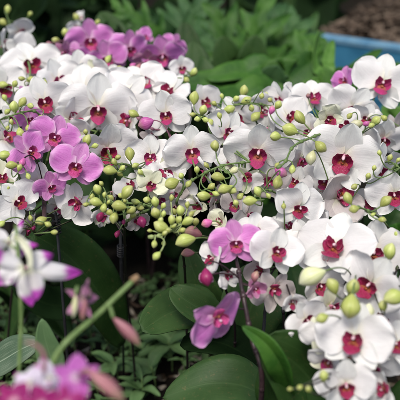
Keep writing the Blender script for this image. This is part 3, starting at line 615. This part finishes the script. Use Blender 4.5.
# black clip stakes among the stems
def stake(a, b_, d0, d1, label):
    p0 = P(*a, d0); p1 = P(*b_, d1); foot = p1 + (p1 - p0).normalized() * (p1.z / max(.05, (p0 - p1).normalized().z))
    r = empty('plant_stake', (foot.x, foot.y, 0), label, 'stake', 'black stakes holding orchid stems')
    g = MB().tube([p0, p0.lerp(foot, .5), foot + Vector((0, 0, .0))], .0022, 8); g.build('rod', M['stake'], r, origin=foot)
    q = p0.lerp(foot, .12); t = (foot - p0).normalized(); a_ = t.orthogonal().normalized(); bb = t.cross(a_); g = MB()
    for k in range(5):
        c = q + t * k * .0045; g.tube([c + .0052 * (math.cos(i * .63) * a_ + math.sin(i * .63) * bb) for i in range(11)], .0009, 5)
    g.build('clip', M['stake'], r, origin=q)
stake((53, 178), (58, 240), 1.0, 1.03, 'black stake with a coiled clip below the left pink orchid')
stake((120, 222), (121, 262), 1.12, 1.17, 'black stake under the green bud cluster')
stake((266, 300), (258, 400), .98, .93, 'black stake leaning beside the dark stems at bottom centre')

# ------------------------------------------------------------------ big orchid leaves standing between the pots
def leaf_plant(name, label, base, leaves, mat='leaf', group=None, cat='leaf plant'):
    root = empty(name, (base[0], base[1], 0), label, cat, group)
    for k, L in enumerate(leaves):
        pts, wd = L[0], L[1]; m_ = L[2] if len(L) > 2 else mat; kw = L[3] if len(L) > 3 else {}
        pp = [Vector((base[0], base[1], .04))] + [P(*q) for q in pts] if kw.get('root', True) else [P(*q) for q in pts]
        kw = {a: b_ for a, b_ in kw.items() if a != 'root'}
        leaf(root, 'leaf', pp, wd, m_, seed=k * 3 + 1, **kw)
    return root
G_LEAF = 'orchid plants showing only leaves'
TC = (0, -.75, .65)
leaf_plant('orchid_plant', 'broad dark green orchid leaf arching at the left, tip up', (-.06, 1.28),
           [([(122, 345, 1.2), (103, 300, 1.13), (70, 258, 1.08), (33, 235, 1.04)], .088, 'leaf', dict(normal=(.35, -.6, .75), root=False, fold=.10, p=1.12, q=.55)),
            ([(120, 318, 1.4), (90, 305, 1.38), (50, 305, 1.3), (12, 285, 1.25)], .08, 'leafdark', dict(normal=(0, -.5, .85), root=False))], group=G_LEAF, cat='orchid leaves')
leaf_plant('orchid_plant', 'rounded grey green orchid leaves right of the dark hollow, below the pink bloom', (.1, 1.2),
           [([(214, 318, 1.10), (196, 306, 1.08), (168, 314, 1.04), (142, 331, 1.0)], .066, 'leafgrey', dict(normal=(-.1, -.75, .65), root=False, fold=.10, p=1.0, q=.55)),
            ([(226, 328, 1.16), (214, 310, 1.14), (198, 282, 1.12), (186, 248, 1.12)], .058, 'leafgrey', dict(normal=(-.3, -.9, .4), root=False, p=1.1)),
            ([(228, 325, 1.06), (205, 312, 1.03), (185, 300, 1.02), (170, 288, 1.02)], .046, 'leafgrey', dict(normal=(.3, -.7, .6), root=False, fold=.2)),
            ([(240, 350, 1.12), (250, 310, 1.1), (262, 285, 1.1), (276, 268, 1.1)], .10, 'leafgrey', dict(normal=(.1, -.9, .4), root=False))], group=G_LEAF, cat='orchid leaves')
leaf_plant('orchid_plant', 'long grey green orchid leaf lying along the bottom centre edge', (.14, .96),
           [([(274, 404, .92), (242, 386, .90), (206, 384, .90), (163, 398, .91)], .074, 'leafgrey', dict(normal=(0, -.35, .93), root=False, fold=.08, p=.85, q=.75)),
            ([(262, 372, 1.06), (240, 352, 1.06), (215, 342, 1.06), (180, 345, 1.06)], .07, 'leafdark', dict(normal=(0, -.2, .95), root=False)),
            ([(270, 410, .98), (240, 400, .95), (205, 402, .93), (175, 415, .93)], .08, 'leafgrey', dict(normal=(0, -.7, .7), root=False))], group=G_LEAF, cat='orchid leaves')
leaf_plant('orchid_plant', 'folded bright green leaf rising in the lower centre before the dark stems', (.12, .86),
           [([(292, 392, .82), (282, 368, .79), (266, 344, .78), (242, 326, .78)], .026, 'leafmid', dict(normal=(-.45, -.55, .7), root=False, fold=.35, p=.7, q=.7)),
            ([(345, 425, .86), (322, 395, .84), (298, 366, .82), (262, 340, .80)], .092, 'leaf', dict(normal=(-.1, -.8, .6), root=False, p=.95)),
            ([(290, 430, .86), (285, 405, .85), (280, 380, .84), (276, 350, .84)], .060, 'leaf', dict(normal=(-.4, -.8, .4), root=False, p=.95))], group=G_LEAF, cat='orchid leaves')
# seedling leaf, front left
leaf_plant('seedling', 'upright pale green pointed leaf near the bottom left', (-.2, 1.0),
           [([(56, 385, .86), (52, 362, .85), (46, 342, .84), (42, 319, .83)], .030, 'leafpale', dict(normal=(.2, -.95, .3), root=False, fold=.1, p=.85, q=.75))], cat='seedling')
leaf_plant('striped_plant', 'pale striped leaf entering at the left edge above the magenta bloom', (-.36, .95),
           [([(-25, 375, .95), (0, 362, .94), (20, 350, .93), (40, 342, .93)], .045, 'silverleaf', dict(normal=(0, -.5, .85), root=False, fold=.1)),
            ([(-30, 345, .99), (-10, 352, .97), (8, 352, .95), (28, 345, .95)], .030, 'silverleaf', dict(normal=(0, -.4, .9), root=False, fold=.1))], cat='leaf plant')

rh = random.Random(77)
for (hx, hy, lb) in ((-.12, 1.62, 'added dark leaves for shade just behind the black stake in the central hollow'), (.03, 1.66, 'added dark leaves for shade behind the gap beside the rounded leaves'), (-.16, 1.95, 'added dark leaves blackening the hollow under the left buds'), (.0, 2.0, 'added dark leaves blackening the hollow under the centre buds'), (.16, 1.9, 'added dark leaves for shade behind the rounded grey green leaves'), (-.32, 1.85, 'added dark leaves for shade below the left pink orchid')):
    root = empty('orchid_plant', (hx, hy, 0), lb, 'orchid leaves', G_LEAF); o = Vector((hx, hy, .02)); g = MB()  # near-black leaves added to darken the hollow under the flowers
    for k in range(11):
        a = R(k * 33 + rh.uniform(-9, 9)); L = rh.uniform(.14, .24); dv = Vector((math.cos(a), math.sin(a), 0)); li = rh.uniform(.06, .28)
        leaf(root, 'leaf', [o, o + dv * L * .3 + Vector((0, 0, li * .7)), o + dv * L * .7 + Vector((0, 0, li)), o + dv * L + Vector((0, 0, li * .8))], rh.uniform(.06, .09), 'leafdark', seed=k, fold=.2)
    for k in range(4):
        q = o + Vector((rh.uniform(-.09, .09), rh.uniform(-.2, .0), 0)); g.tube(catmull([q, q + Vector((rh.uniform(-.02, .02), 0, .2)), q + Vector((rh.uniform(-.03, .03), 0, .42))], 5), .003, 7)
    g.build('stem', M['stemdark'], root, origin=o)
# weeds on the soil
rw = random.Random(21)
wspots = [(172, 362, 60, 'pale weed with long pointed leaves on the soil at bottom centre left'), (128, 352, 40, 'small weed rosette just above the fallen pink bud'), (108, 348, 34, 'little grey green weed under the broken stalk'),
          (118, 375, 40, 'weed beside the pink bud near the bottom edge'), (155, 385, 44, 'low weed at the bottom edge left of the long leaf'), (75, 350, 30, 'tiny weed right of the pale upright leaf'),
          (140, 396, 40, 'bright weed cut by the bottom edge of the picture'), (98, 392, 34, 'small weed in front of the pink blurred bud'), (150, 342, 30, 'small dim weed in the shade of the round leaf'),
          (90, 345, 26, 'tiny weed between the cut stalk and the upright pale leaf'), (160, 350, 32, 'small weed just behind the long pointed one at bottom'), (185, 375, 34, 'low weed touching the tip of the long bottom leaf'),
          (5, 375, 34, 'weed at the left edge beside the magenta bloom')]
for (wx, wy, sz, lb) in wspots:
    t = (0 - CAM.z) / (P(wx, wy, 1).z - CAM.z); base = P(wx, wy, t * .97); s = .82 * sz * t / FPX
    root = empty('weed', (base.x, base.y, 0), lb, 'weed', 'weeds on the soil'); st = MB(); g = MB()
    b0 = Vector((base.x, base.y, .0)); tp = b0 + Vector((rw.uniform(-.01, .01), rw.uniform(-.01, .01), base.z + s * .25 + .02)); st.tube(catmull([b0, b0.lerp(tp, .5) + Vector((.003, 0, 0)), tp], 4), .0012, 6)
    st.build('stem', M['stem'], root, origin=b0)
    for k in range(rw.randint(6, 9)):
        a = rw.uniform(0, 6.28); L = s * rw.uniform(.5, .95); dv = Vector((math.cos(a), math.sin(a), 0)); o = b0.lerp(tp, rw.uniform(.5, 1)); el = rw.uniform(.1, .6)
        leaf(root, 'leaf', [o, o + dv * L * .4 + Vector((0, 0, L * el * .5)), o + dv * L + Vector((0, 0, L * el * .4))], L * rw.uniform(.3, .45), 'weed', n=5, nu=7, thick=0, fold=.2, rip=.05, seed=k, q=.8)
gc = MB(); 
for k in range(4200):
    y = rw.uniform(1.0, 1.56); x = rw.uniform(-.42, .25) * y
    if mnoise.noise(Vector((x * 7, y * 7, 3))) < .0: continue
    s = rw.uniform(.004, .017); q = Quaternion(Vector((rw.gauss(0, 1), rw.gauss(0, 1), 0)).normalized(), rw.uniform(-.8, .8)) @ Quaternion((0, 0, 1), rw.uniform(0, 6.28)); c = Vector((x, y, rw.uniform(.012, .04)))
    gc.grid([[(c + q @ Vector((s * .5 * u * (1 - v * v) ** .6, s * v, s * .2 * abs(u))), (u + 1) / 2, (v + 1) / 2) for u in (-1, 0, 1)] for v in (-.98, -.4, .3, .98)])
o = gc.build('ground_cover', M['weed']); o['kind'] = 'stuff'; o['label'] = 'tiny green seedlings sprouting between leaf litter'; o['category'] = 'ground cover'

# ------------------------------------------------------------------ out-of-focus foreground, left
def star_flower(root, pos, span, roll, yaw, pitch, mat, lipmat, n=5, angs=(0, 70, -70, 140, -140), widths=(.17, .26, .26, .17, .17), lens=(.5,) * 5):
    to = (CAM - pos).normalized(); z = Quaternion((0, 0, 1), R(yaw)) @ to; hx = Vector((0, 0, 1)).cross(z).normalized(); z = Quaternion(hx, -R(pitch)) @ z
    x = Vector((0, 0, 1)).cross(z).normalized(); y = z.cross(x); m = Matrix((x, y, z)).transposed() @ Matrix.Rotation(R(roll), 3, 'Z')
    mw = Matrix.Translation(pos) @ m.to_4x4() @ Matrix.Scale(span, 4)
    f = link('flower', piece('column', 0, 'column'), root, mw @ Matrix.Scale(.55, 4))
    for k, (a, wd, ln) in enumerate(zip(angs, widths, lens)):
        g = MB().grid(petal_grid(ln, wd, .9, .75, R(a), .02, -.03, random.uniform(-.12, .12), .03, 0, k * 5 + int(span * 9999), 9, 13, random.uniform(-.8, .8)))
        link('petal', g.mesh('petal', M[mat]), f, local=Matrix.Scale(1 / .55, 4))
    g = MB().grid(petal_grid(.32, .16, .9, .7, R(180), .02, .22, .12, .02, .05, 99)); link('lip', g.mesh('lip', M[lipmat]), f, local=Matrix.Scale(1 / .55, 4))
    return pos - z * span * .05
root = empty('dendrobium_orchid', (P(21, 400, .66).x, P(21, 400, .66).y, 0), 'blurred white orchid with purple petal tips on a thin green stem, front left', 'orchid')
st = MB(); b0 = Vector(root.location); line = catmull([b0, b0.lerp(P(20, 402, .66), .5), P(20, 402, .66), P(19, 375, .66), P(21, 320, .66), P(19, 270, .66), P(16, 225, .67)], 8); st.tube(line, .0016, 8)
a = star_flower(root, P(26, 268, .65), .088, 0, 10, 5, 'purpletip', 'purpletip', angs=(55, -106, -75, 100, 178), widths=(.18, .19, .22, .18, .22), lens=(.34, .56, .28, .34, .36))
st.tube([P(20, 268, .66), a], .0013, 6)
a = star_flower(root, P(-2, 264, .66), .062, -10, 20, 0, 'purpletip', 'purpletip', widths=(.14, .2, .2, .14, .14)); st.tube([P(20, 270, .66), a], .0013, 6)
a = star_flower(root, P(9, 243, .67), .050, -20, -20, 30, 'purpletip', 'purpletip', widths=(.14, .2, .2, .14, .14)); st.tube([P(18, 250, .665), a], .0013, 6)
st.build('stem', M['stem'], root, origin=b0)
leaf(root, 'petal', [P(14, 236, .655), P(22, 240, .65), P(29, 252, .645), P(32, 268, .645)], .007, 'cream', normal=(0, -1, 0), fold=.2)
# spent stalk with dusty pink buds
root = empty('orchid_stalk', (P(40, 400, .6).x, P(40, 400, .6).y, 0), 'thick green cut stalk slanting up with dusty pink drooping buds and brown end', 'flower stalk')
b0 = Vector(root.location); st = MB(); line = catmull([b0, b0.lerp(P(38, 402, .62), .5), P(38, 402, .62), P(46, 380, .62), P(62, 347, .62), P(97, 315, .64), P(134, 280, .66)], 8); st.tube(line, lambda t: .0031 - .0009 * t, 10)
def hang(px, py, d, ln, dr, mat, att, nar=.5):
    dv = (Xv * math.cos(R(dr)) + Uv * math.sin(R(dr))).normalized(); p = P(px, py, d); e = bud(root, p, ln * d / FPX, dv, mat, None, nar)
    st.tube(catmull([att, att.lerp(e, .5) + Vector((0, 0, .006)), e], 5), .0016, 6)
hang(126, 332, .63, 40, -48, 'budrose', P(107, 308, .64))
hang(84, 309, .63, 24, 262, 'budrose', P(90, 298, .635)); hang(74, 306, .625, 24, 262, 'budcream', P(80, 292, .635), .4)
star_flower(root, P(83, 299, .63), .034, 180, 40, -10, 'dustypink', 'dustypink')
st.build('stem', M['stem'], root, origin=b0)
p = P(135, 279, .66); g = MB(); g.tube([p - Vector((.002, 0, .002)), p + (Xv + Uv) * .0012, p + (Xv + Uv) * .003], lambda t: .0040 - .002 * t, 9); g.build('cut_end', M['drytip'], root, origin=p)
# magenta / lavender blooms at the bottom left corner
root = empty('dendrobium_orchid', (P(40, 440, .5).x, P(40, 440, .5).y, 0), 'very blurred magenta and lavender blooms cut by the bottom left corner', 'orchid')
b0 = Vector(root.location); st = MB()
for (x_, y_, d_, sp, ro, ya, pi_, mt, lp) in ((14, 402, .51, .030, 30, 0, 10, 'magenta', 'magenta'), (42, 405, .52, .030, -60, 10, 10, 'magenta', 'magenta'), (50, 379, .56, .040, 10, 0, 35, 'lavender', 'lavender'), (30, 383, .55, .030, 40, 0, 30, 'lavender', 'lavender'), (76, 377, .53, .034, 70, -10, 20, 'purple', 'purple'), (66, 406, .50, .028, 0, 0, 0, 'magenta', 'magenta')):
    a = star_flower(root, P(x_, y_, d_), sp, ro, ya, pi_, mt, lp, widths=(.30, .42, .42, .30, .30)); st.tube(catmull([b0 + Vector((0, 0, .1)), b0.lerp(a, .8) - Vector((0, 0, .01)), a], 5), .0015, 6)
st.tube(catmull([b0, b0 + Vector((0, 0, .06)), b0 + Vector((0, 0, .11))], 4), .002, 6)
def hang2(px, py, d, ln, dr, mat, att):
    dv = (Xv * math.cos(R(dr)) + Uv * math.sin(R(dr))).normalized(); p = P(px, py, d); e = bud(root, p, ln * d / FPX, dv, mat, None, .45); st.tube([att, e], .002, 6)
hang2(105, 386, .52, 50, -42, 'budrose', P(80, 374, .53))
st.tube(catmull([P(44, 372, .53), P(44, 355, .53), P(36, 345, .53), P(25, 342, .53)], 5), lambda t: .0017 * (1.1 - .6 * t), 7)
st.build('stem', M['budrose'], root, origin=b0)

# ------------------------------------------------------------------ background plants
def wrld(px, py, d): return P(px, py, d)
def bgplant(name, label, basepx, d, specs, cat='leafy plant', group='leafy plants behind the orchids'):
    b0 = wrld(basepx, 120, d); root = empty(name, (b0.x, b0.y, 0), label, cat, group)
    o = Vector((b0.x, b0.y, .05))
    for k, (pts, wd, mt, kw) in enumerate(specs):
        pp = [o] + [P(*q) for q in pts]
        if kw.get('lobes', 0) > 3: lobed_leaf(root, pp, wd * 1.55, mt, seed=k * 7 + int(basepx), start=.30)
        else: leaf(root, 'leaf', pp, wd, mt, thick=.002, seed=k * 7 + int(basepx), n=8, **kw)
    return root
LB = dict(lobes=4.2, lobe_amt=.5, rip=.06, nu=13, normal=(0, -.8, .6), p=1.5)
ST = dict(rip=.03, normal=(0, -.85, .5), p=1.35, q=.7)
bgplant('lobed_plant', 'lobed pale green leaves fanning out at top centre', 185, 2.1,
        [([(180, 60, 2.1), (168, 35, 2.05), (150, 12, 2.0)], .13, 'leafblue', LB), ([(185, 60, 2.1), (190, 28, 2.1), (196, 2, 2.1)], .12, 'leafblue', LB), ([(175, 60, 2.1), (150, 40, 2.05), (122, 28, 2.0)], .10, 'leafmid', LB),
         ([(190, 60, 2.1), (205, 40, 2.1), (222, 30, 2.1)], .12, 'leafblue', LB), ([(172, 62, 2.0), (150, 52, 1.95), (128, 20, 1.95)], .06, 'leafmid', ST), ([(170, 60, 2.0), (140, 22, 1.95), (112, 6, 1.95)], .07, 'leafmid', LB)])
bgplant('fern_plant', 'tall wavy green leaves standing upright behind the centre orchids', 240, 1.95,
        [([(236, 80, 1.9), (228, 50, 1.9), (217, 8, 1.9)], .11, 'leafmid', dict(LB, lobe_amt=.2)), ([(245, 80, 1.95), (255, 50, 1.95), (262, -4, 1.95)], .12, 'leafmid', dict(LB, lobe_amt=.2)), ([(240, 80, 1.85), (228, 62, 1.82), (222, 36, 1.8)], .08, 'leaf', ST),
         ([(248, 80, 1.85), (252, 62, 1.82), (256, 35, 1.8)], .08, 'leaf', ST), ([(240, 90, 1.9), (215, 62, 1.9), (196, 26, 1.9)], .12, 'leafblue', LB), ([(250, 85, 2.0), (268, 58, 2.0), (282, 26, 2.0)], .12, 'leafmid', dict(LB, lobe_amt=.35))])
bgplant('fern_plant', 'broad ruffled blue green leaves left of the blue boards', 285, 2.05,
        [([(280, 80, 2.05), (285, 55, 2.05), (298, 24, 2.05)], .12, 'leafblue', dict(LB, lobe_amt=.3)), ([(280, 80, 2.05), (275, 45, 2.05), (272, 12, 2.1)], .15, 'leafblue', dict(LB, lobe_amt=.3)), ([(288, 84, 1.95), (305, 62, 1.9), (325, 38, 1.9)], .13, 'leafmid', ST),
         ([(285, 84, 1.9), (300, 70, 1.85), (310, 52, 1.85)], .10, 'leafmid', LB), ([(290, 84, 2.1), (300, 50, 2.1), (318, 12, 2.1)], .05, 'leafmid', ST)])
bgplant('strap_leaf_plant', 'long horizontal green leaf blades just behind the front flowers at centre', 262, 1.62,
        [([(266, 84, 1.6), (245, 72, 1.58), (206, 79, 1.56)], .062, 'leafmid', dict(normal=(0, -.5, .85), p=1.4, q=.6, rip=.02)), ([(256, 98, 1.6), (225, 86, 1.57), (182, 84, 1.55)], .075, 'leafmid', dict(normal=(0, -.6, .8), p=1.4)),
         ([(270, 92, 1.6), (272, 80, 1.58), (278, 66, 1.56)], .07, 'leafblue', ST), ([(275, 95, 1.6), (290, 80, 1.58), (318, 56, 1.6)], .10, 'leafmid', ST), ([(268, 100, 1.55), (240, 100, 1.5), (195, 104, 1.45)], .07, 'leafmid', dict(normal=(0, -.6, .8), p=1.4))])
bgplant('strap_leaf_plant', 'fresh yellow green upright leaves in front of the blue boards', 322, 1.6,
        [([(322, 92, 1.6), (314, 68, 1.58), (318, 30, 1.6)], .030, 'leafbright', dict(ST, lobes=2.5, lobe_amt=.5, twist=1.2)), ([(326, 94, 1.6), (318, 72, 1.6), (309, 44, 1.6)], .022, 'leafbright', ST), ([(330, 94, 1.62), (350, 74, 1.65), (382, 49, 1.7)], .035, 'leafmid', ST),
         ([(320, 96, 1.58), (312, 86, 1.56), (303, 82, 1.55)], .02, 'leafbright', ST), ([(328, 90, 1.6), (328, 62, 1.62), (333, 40, 1.66)], .028, 'leafbright', ST), ([(330, 100, 1.7), (362, 84, 1.75), (398, 66, 1.8)], .05, 'leafmid', ST), ([(330, 100, 1.6), (300, 88, 1.6), (282, 74, 1.6)], .08, 'leafmid', ST)])
bgplant('strap_leaf_plant', 'green leaves at the right edge below the blue boards', 405, 1.6,
        [([(400, 130, 1.6), (392, 118, 1.6), (384, 104, 1.6)], .05, 'leafbright', ST), ([(405, 140, 1.55), (398, 128, 1.5), (386, 126, 1.45)], .045, 'leafmid', ST), ([(408, 120, 1.6), (404, 90, 1.6), (396, 62, 1.6)], .05, 'leafmid', ST), ([(400, 210, 1.35), (390, 225, 1.3), (372, 232, 1.28)], .05, 'leaf', ST), ([(408, 235, 1.3), (396, 232, 1.28), (380, 238, 1.25)], .03, 'leafmid', ST)])
bgplant('broad_leaf_plant', 'dark glossy rounded leaves between the pink blooms and the pale lobed leaves', 120, 1.75,
        [([(120, 70, 1.75), (112, 45, 1.75), (110, 20, 1.75)], .075, 'leafdark', ST), ([(130, 70, 1.75), (118, 45, 1.75), (100, 12, 1.75)], .09, 'leaf', ST), ([(190, 80, 1.7), (188, 55, 1.7), (184, 22, 1.7)], .075, 'leaf', ST), ([(196, 90, 1.6), (195, 70, 1.6), (193, 42, 1.6)], .065, 'leafgrey', ST)])
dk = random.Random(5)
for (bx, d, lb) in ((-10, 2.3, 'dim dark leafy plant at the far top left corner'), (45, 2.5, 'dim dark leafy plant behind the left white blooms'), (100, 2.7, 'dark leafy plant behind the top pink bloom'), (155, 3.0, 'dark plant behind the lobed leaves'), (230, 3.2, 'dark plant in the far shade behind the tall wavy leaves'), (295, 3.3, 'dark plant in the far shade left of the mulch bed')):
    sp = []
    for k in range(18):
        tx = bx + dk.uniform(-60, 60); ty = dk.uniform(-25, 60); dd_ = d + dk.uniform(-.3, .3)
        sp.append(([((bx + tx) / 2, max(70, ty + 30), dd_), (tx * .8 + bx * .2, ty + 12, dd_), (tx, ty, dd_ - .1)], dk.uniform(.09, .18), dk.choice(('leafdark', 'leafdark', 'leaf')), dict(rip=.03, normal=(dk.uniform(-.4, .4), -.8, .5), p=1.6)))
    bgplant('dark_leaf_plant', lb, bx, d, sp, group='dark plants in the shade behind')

# blue raised bed
def blue_bed():
    zt = .30
    def onz(px, py): q = P(px, py, 1) - CAM; return CAM + q * ((zt - CAM.z) / q.z)
    p0, p1 = onz(322, 37), onz(400, 48); e_ = (p1 - p0); a = p0 - e_ * .85; b_ = p1 + e_ * 1.2; a.z = 0; b_.z = 0; b2 = b_
    d = (b2 - a); L = d.length; u = d.normalized(); rz = math.atan2(u.y, u.x); mid = (a + b2) / 2
    root = empty('raised_bed', (mid.x, mid.y, 0), 'blue painted raised bed filled with brown mulch, top right', 'raised bed')
    nb = 3; hb = (zt - .02) / nb
    for k in range(nb):
        MB().box((mid.x, mid.y, .01 + hb * (k + .5)), (L / 2, .018 + .002 * (k % 2), hb / 2 - .003), rz).build('board', M['blue'], root, False, origin=(mid.x, mid.y, .01 + hb * (k + .5)))
    o = MB().box((mid.x, mid.y, zt - .002), (L / 2 + .02, .022, .012), rz).build('rim', M['bluerim'], root, False, origin=(mid.x, mid.y, zt)); md = o.modifiers.new('bevel', 'BEVEL'); md.width = .006; md.segments = 2
    for s in (-1, 1):
        n = Vector((-u.y, u.x, 0)); e = (a if s < 0 else b2) + n * .5
        MB().box((e.x, e.y, zt / (8 if s < 0 else 2)), (.018, .48, zt / (8 if s < 0 else 2)), rz).build('board', M['blue'], root, False, origin=(e.x, e.y, zt / (8 if s < 0 else 2)))
    n = Vector((-u.y, u.x, 0)); rows = []
    for i in range(41):
        row = []
        for j in range(61):
            p_ = a + u * (L * j / 60) + n * (.03 + .95 * i / 40); row.append((Vector((p_.x, p_.y, (zt - .05) * min(1, .25 + j / 12) + .10 * (i / 40) + .03 * mnoise.fractal(p_ * 6, .8, 2, 4))), j / 60, i / 40))
        rows.append(row)
    MB().grid(rows).build('mulch', M['mulch'], root, origin=(mid.x, mid.y, zt))
    g = MB(); r_ = random.Random(2)
    for k in range(2200):
        p_ = a + u * (L * r_.uniform(.2, 1)) + n * (.05 + .9 * r_.random()); s = r_.uniform(.008, .03); q = Quaternion(Vector((r_.gauss(0, 1), r_.gauss(0, 1), r_.gauss(0, 1))).normalized(), r_.uniform(-1.2, 1.2))
        c = Vector((p_.x, p_.y, zt - .03 + .10 * ((p_ - a).dot(n) / 2.1) + r_.uniform(0, .015)))
        g.grid([[(c + q @ Vector((s * x_, s * .35 * y_, .2 * s * x_ * x_)), (x_ + 1) / 2, (y_ + 1) / 2) for x_ in (-1, 0, 1)] for y_ in (-1, 1)])
    g.build('bark_chips', M['chips'], root, origin=(mid.x, mid.y, zt))['kind'] = 'stuff'
    return a, b2, u, n, zt
a, b2, u, n, zt = blue_bed()
# far thicket: trunks and dark shrubs
for (px, d, r_, lb) in ((268, 5.4, .05, 'slim far trunk behind the tall wavy leaves'), (338, 5.2, .055, 'mossy far trunk left of the mulch bed'), (353, 5.4, .04, 'slim pale far trunk behind the mulch bed'), (366, 5.2, .06, 'thicker mossy trunk behind the mulch bed'), (392, 5.6, .06, 'dark trunk at the top right corner')):
    b0 = P(px, 15, d); root = empty('tree', (b0.x, b0.y, 0), lb, 'tree', 'far trunks in the shade'); b0.z = 0
    MB().tube(catmull([b0, b0 + Vector((.05, 0, .8)), b0 + Vector((-.03, .05, 1.8)), b0 + Vector((.1, .1, 3))], 8), lambda t, r_=r_: r_ * (1.3 - .6 * t), 12).build('trunk', M['bark'], root, origin=b0)
    g = MB(); rr = random.Random(px)
    for k in range(900):
        v_ = Vector((rr.gauss(0, .55), rr.gauss(0, .5), rr.gauss(0, .38))) + b0 + Vector((.1, 0, 3.0)); s = rr.uniform(.05, .11)
        q = Quaternion(Vector((rr.gauss(0, 1), rr.gauss(0, 1), rr.gauss(0, 1))).normalized(), rr.uniform(0, 3))
        g.grid([[(v_ + q @ Vector((s * .35 * x_ * (1 - y_ * y_) ** .5, s * y_, s * .2 * abs(x_))), (x_ + 1) / 2, (y_ + 1) / 2) for x_ in (-1, 0, 1)] for y_ in (-.98, -.3, .4, .98)])
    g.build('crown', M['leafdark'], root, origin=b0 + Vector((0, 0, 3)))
for i in range(11):
    x = -3.1 + i * .62; y = 5.9 + .4 * math.sin(i * 2.1); rr = random.Random(i + 50)
    root = empty('shrub', (x, y, 0), ['dark dense shrub in the far shade at the top left', 'dark far shrub behind the centre leaves', 'dark far shrub behind the mulch bed'][min(2, i // 4)], 'shrub', ['far shrubs at top left', 'far shrubs at top centre', 'far shrubs at top right'][min(2, i // 4)])
    st = MB()
    for k in range(4): st.tube([Vector((x, y, 0)), Vector((x + rr.uniform(-.2, .2), y + rr.uniform(-.2, .2), .6)), Vector((x + rr.uniform(-.4, .4), y, 1.3))], .015, 6)
    st.build('stem', M['bark'], root, origin=(x, y, 0)); g = MB()
    for k in range(1500):
        dv = Vector((rr.gauss(0, 1), rr.gauss(0, 1), rr.gauss(0, 1))).normalized(); v_ = Vector((x, y, .85)) + Vector((dv.x * .55, dv.y * .4, dv.z * .95)) * rr.uniform(.5, 1.05) * (1 + .25 * mnoise.noise(dv * 2 + Vector((i, 0, 0)))); v_.z = max(v_.z, .03)
        s = rr.uniform(.04, .09); q = Quaternion(Vector((rr.gauss(0, 1), rr.gauss(0, 1), rr.gauss(0, 1))).normalized(), rr.uniform(0, 3))
        g.grid([[(v_ + q @ Vector((s * .4 * x_ * (1 - y_ * y_) ** .5, s * y_, s * .2 * abs(x_))), (x_ + 1) / 2, (y_ + 1) / 2) for x_ in (-1, 0, 1)] for y_ in (-.98, -.3, .4, .98)])
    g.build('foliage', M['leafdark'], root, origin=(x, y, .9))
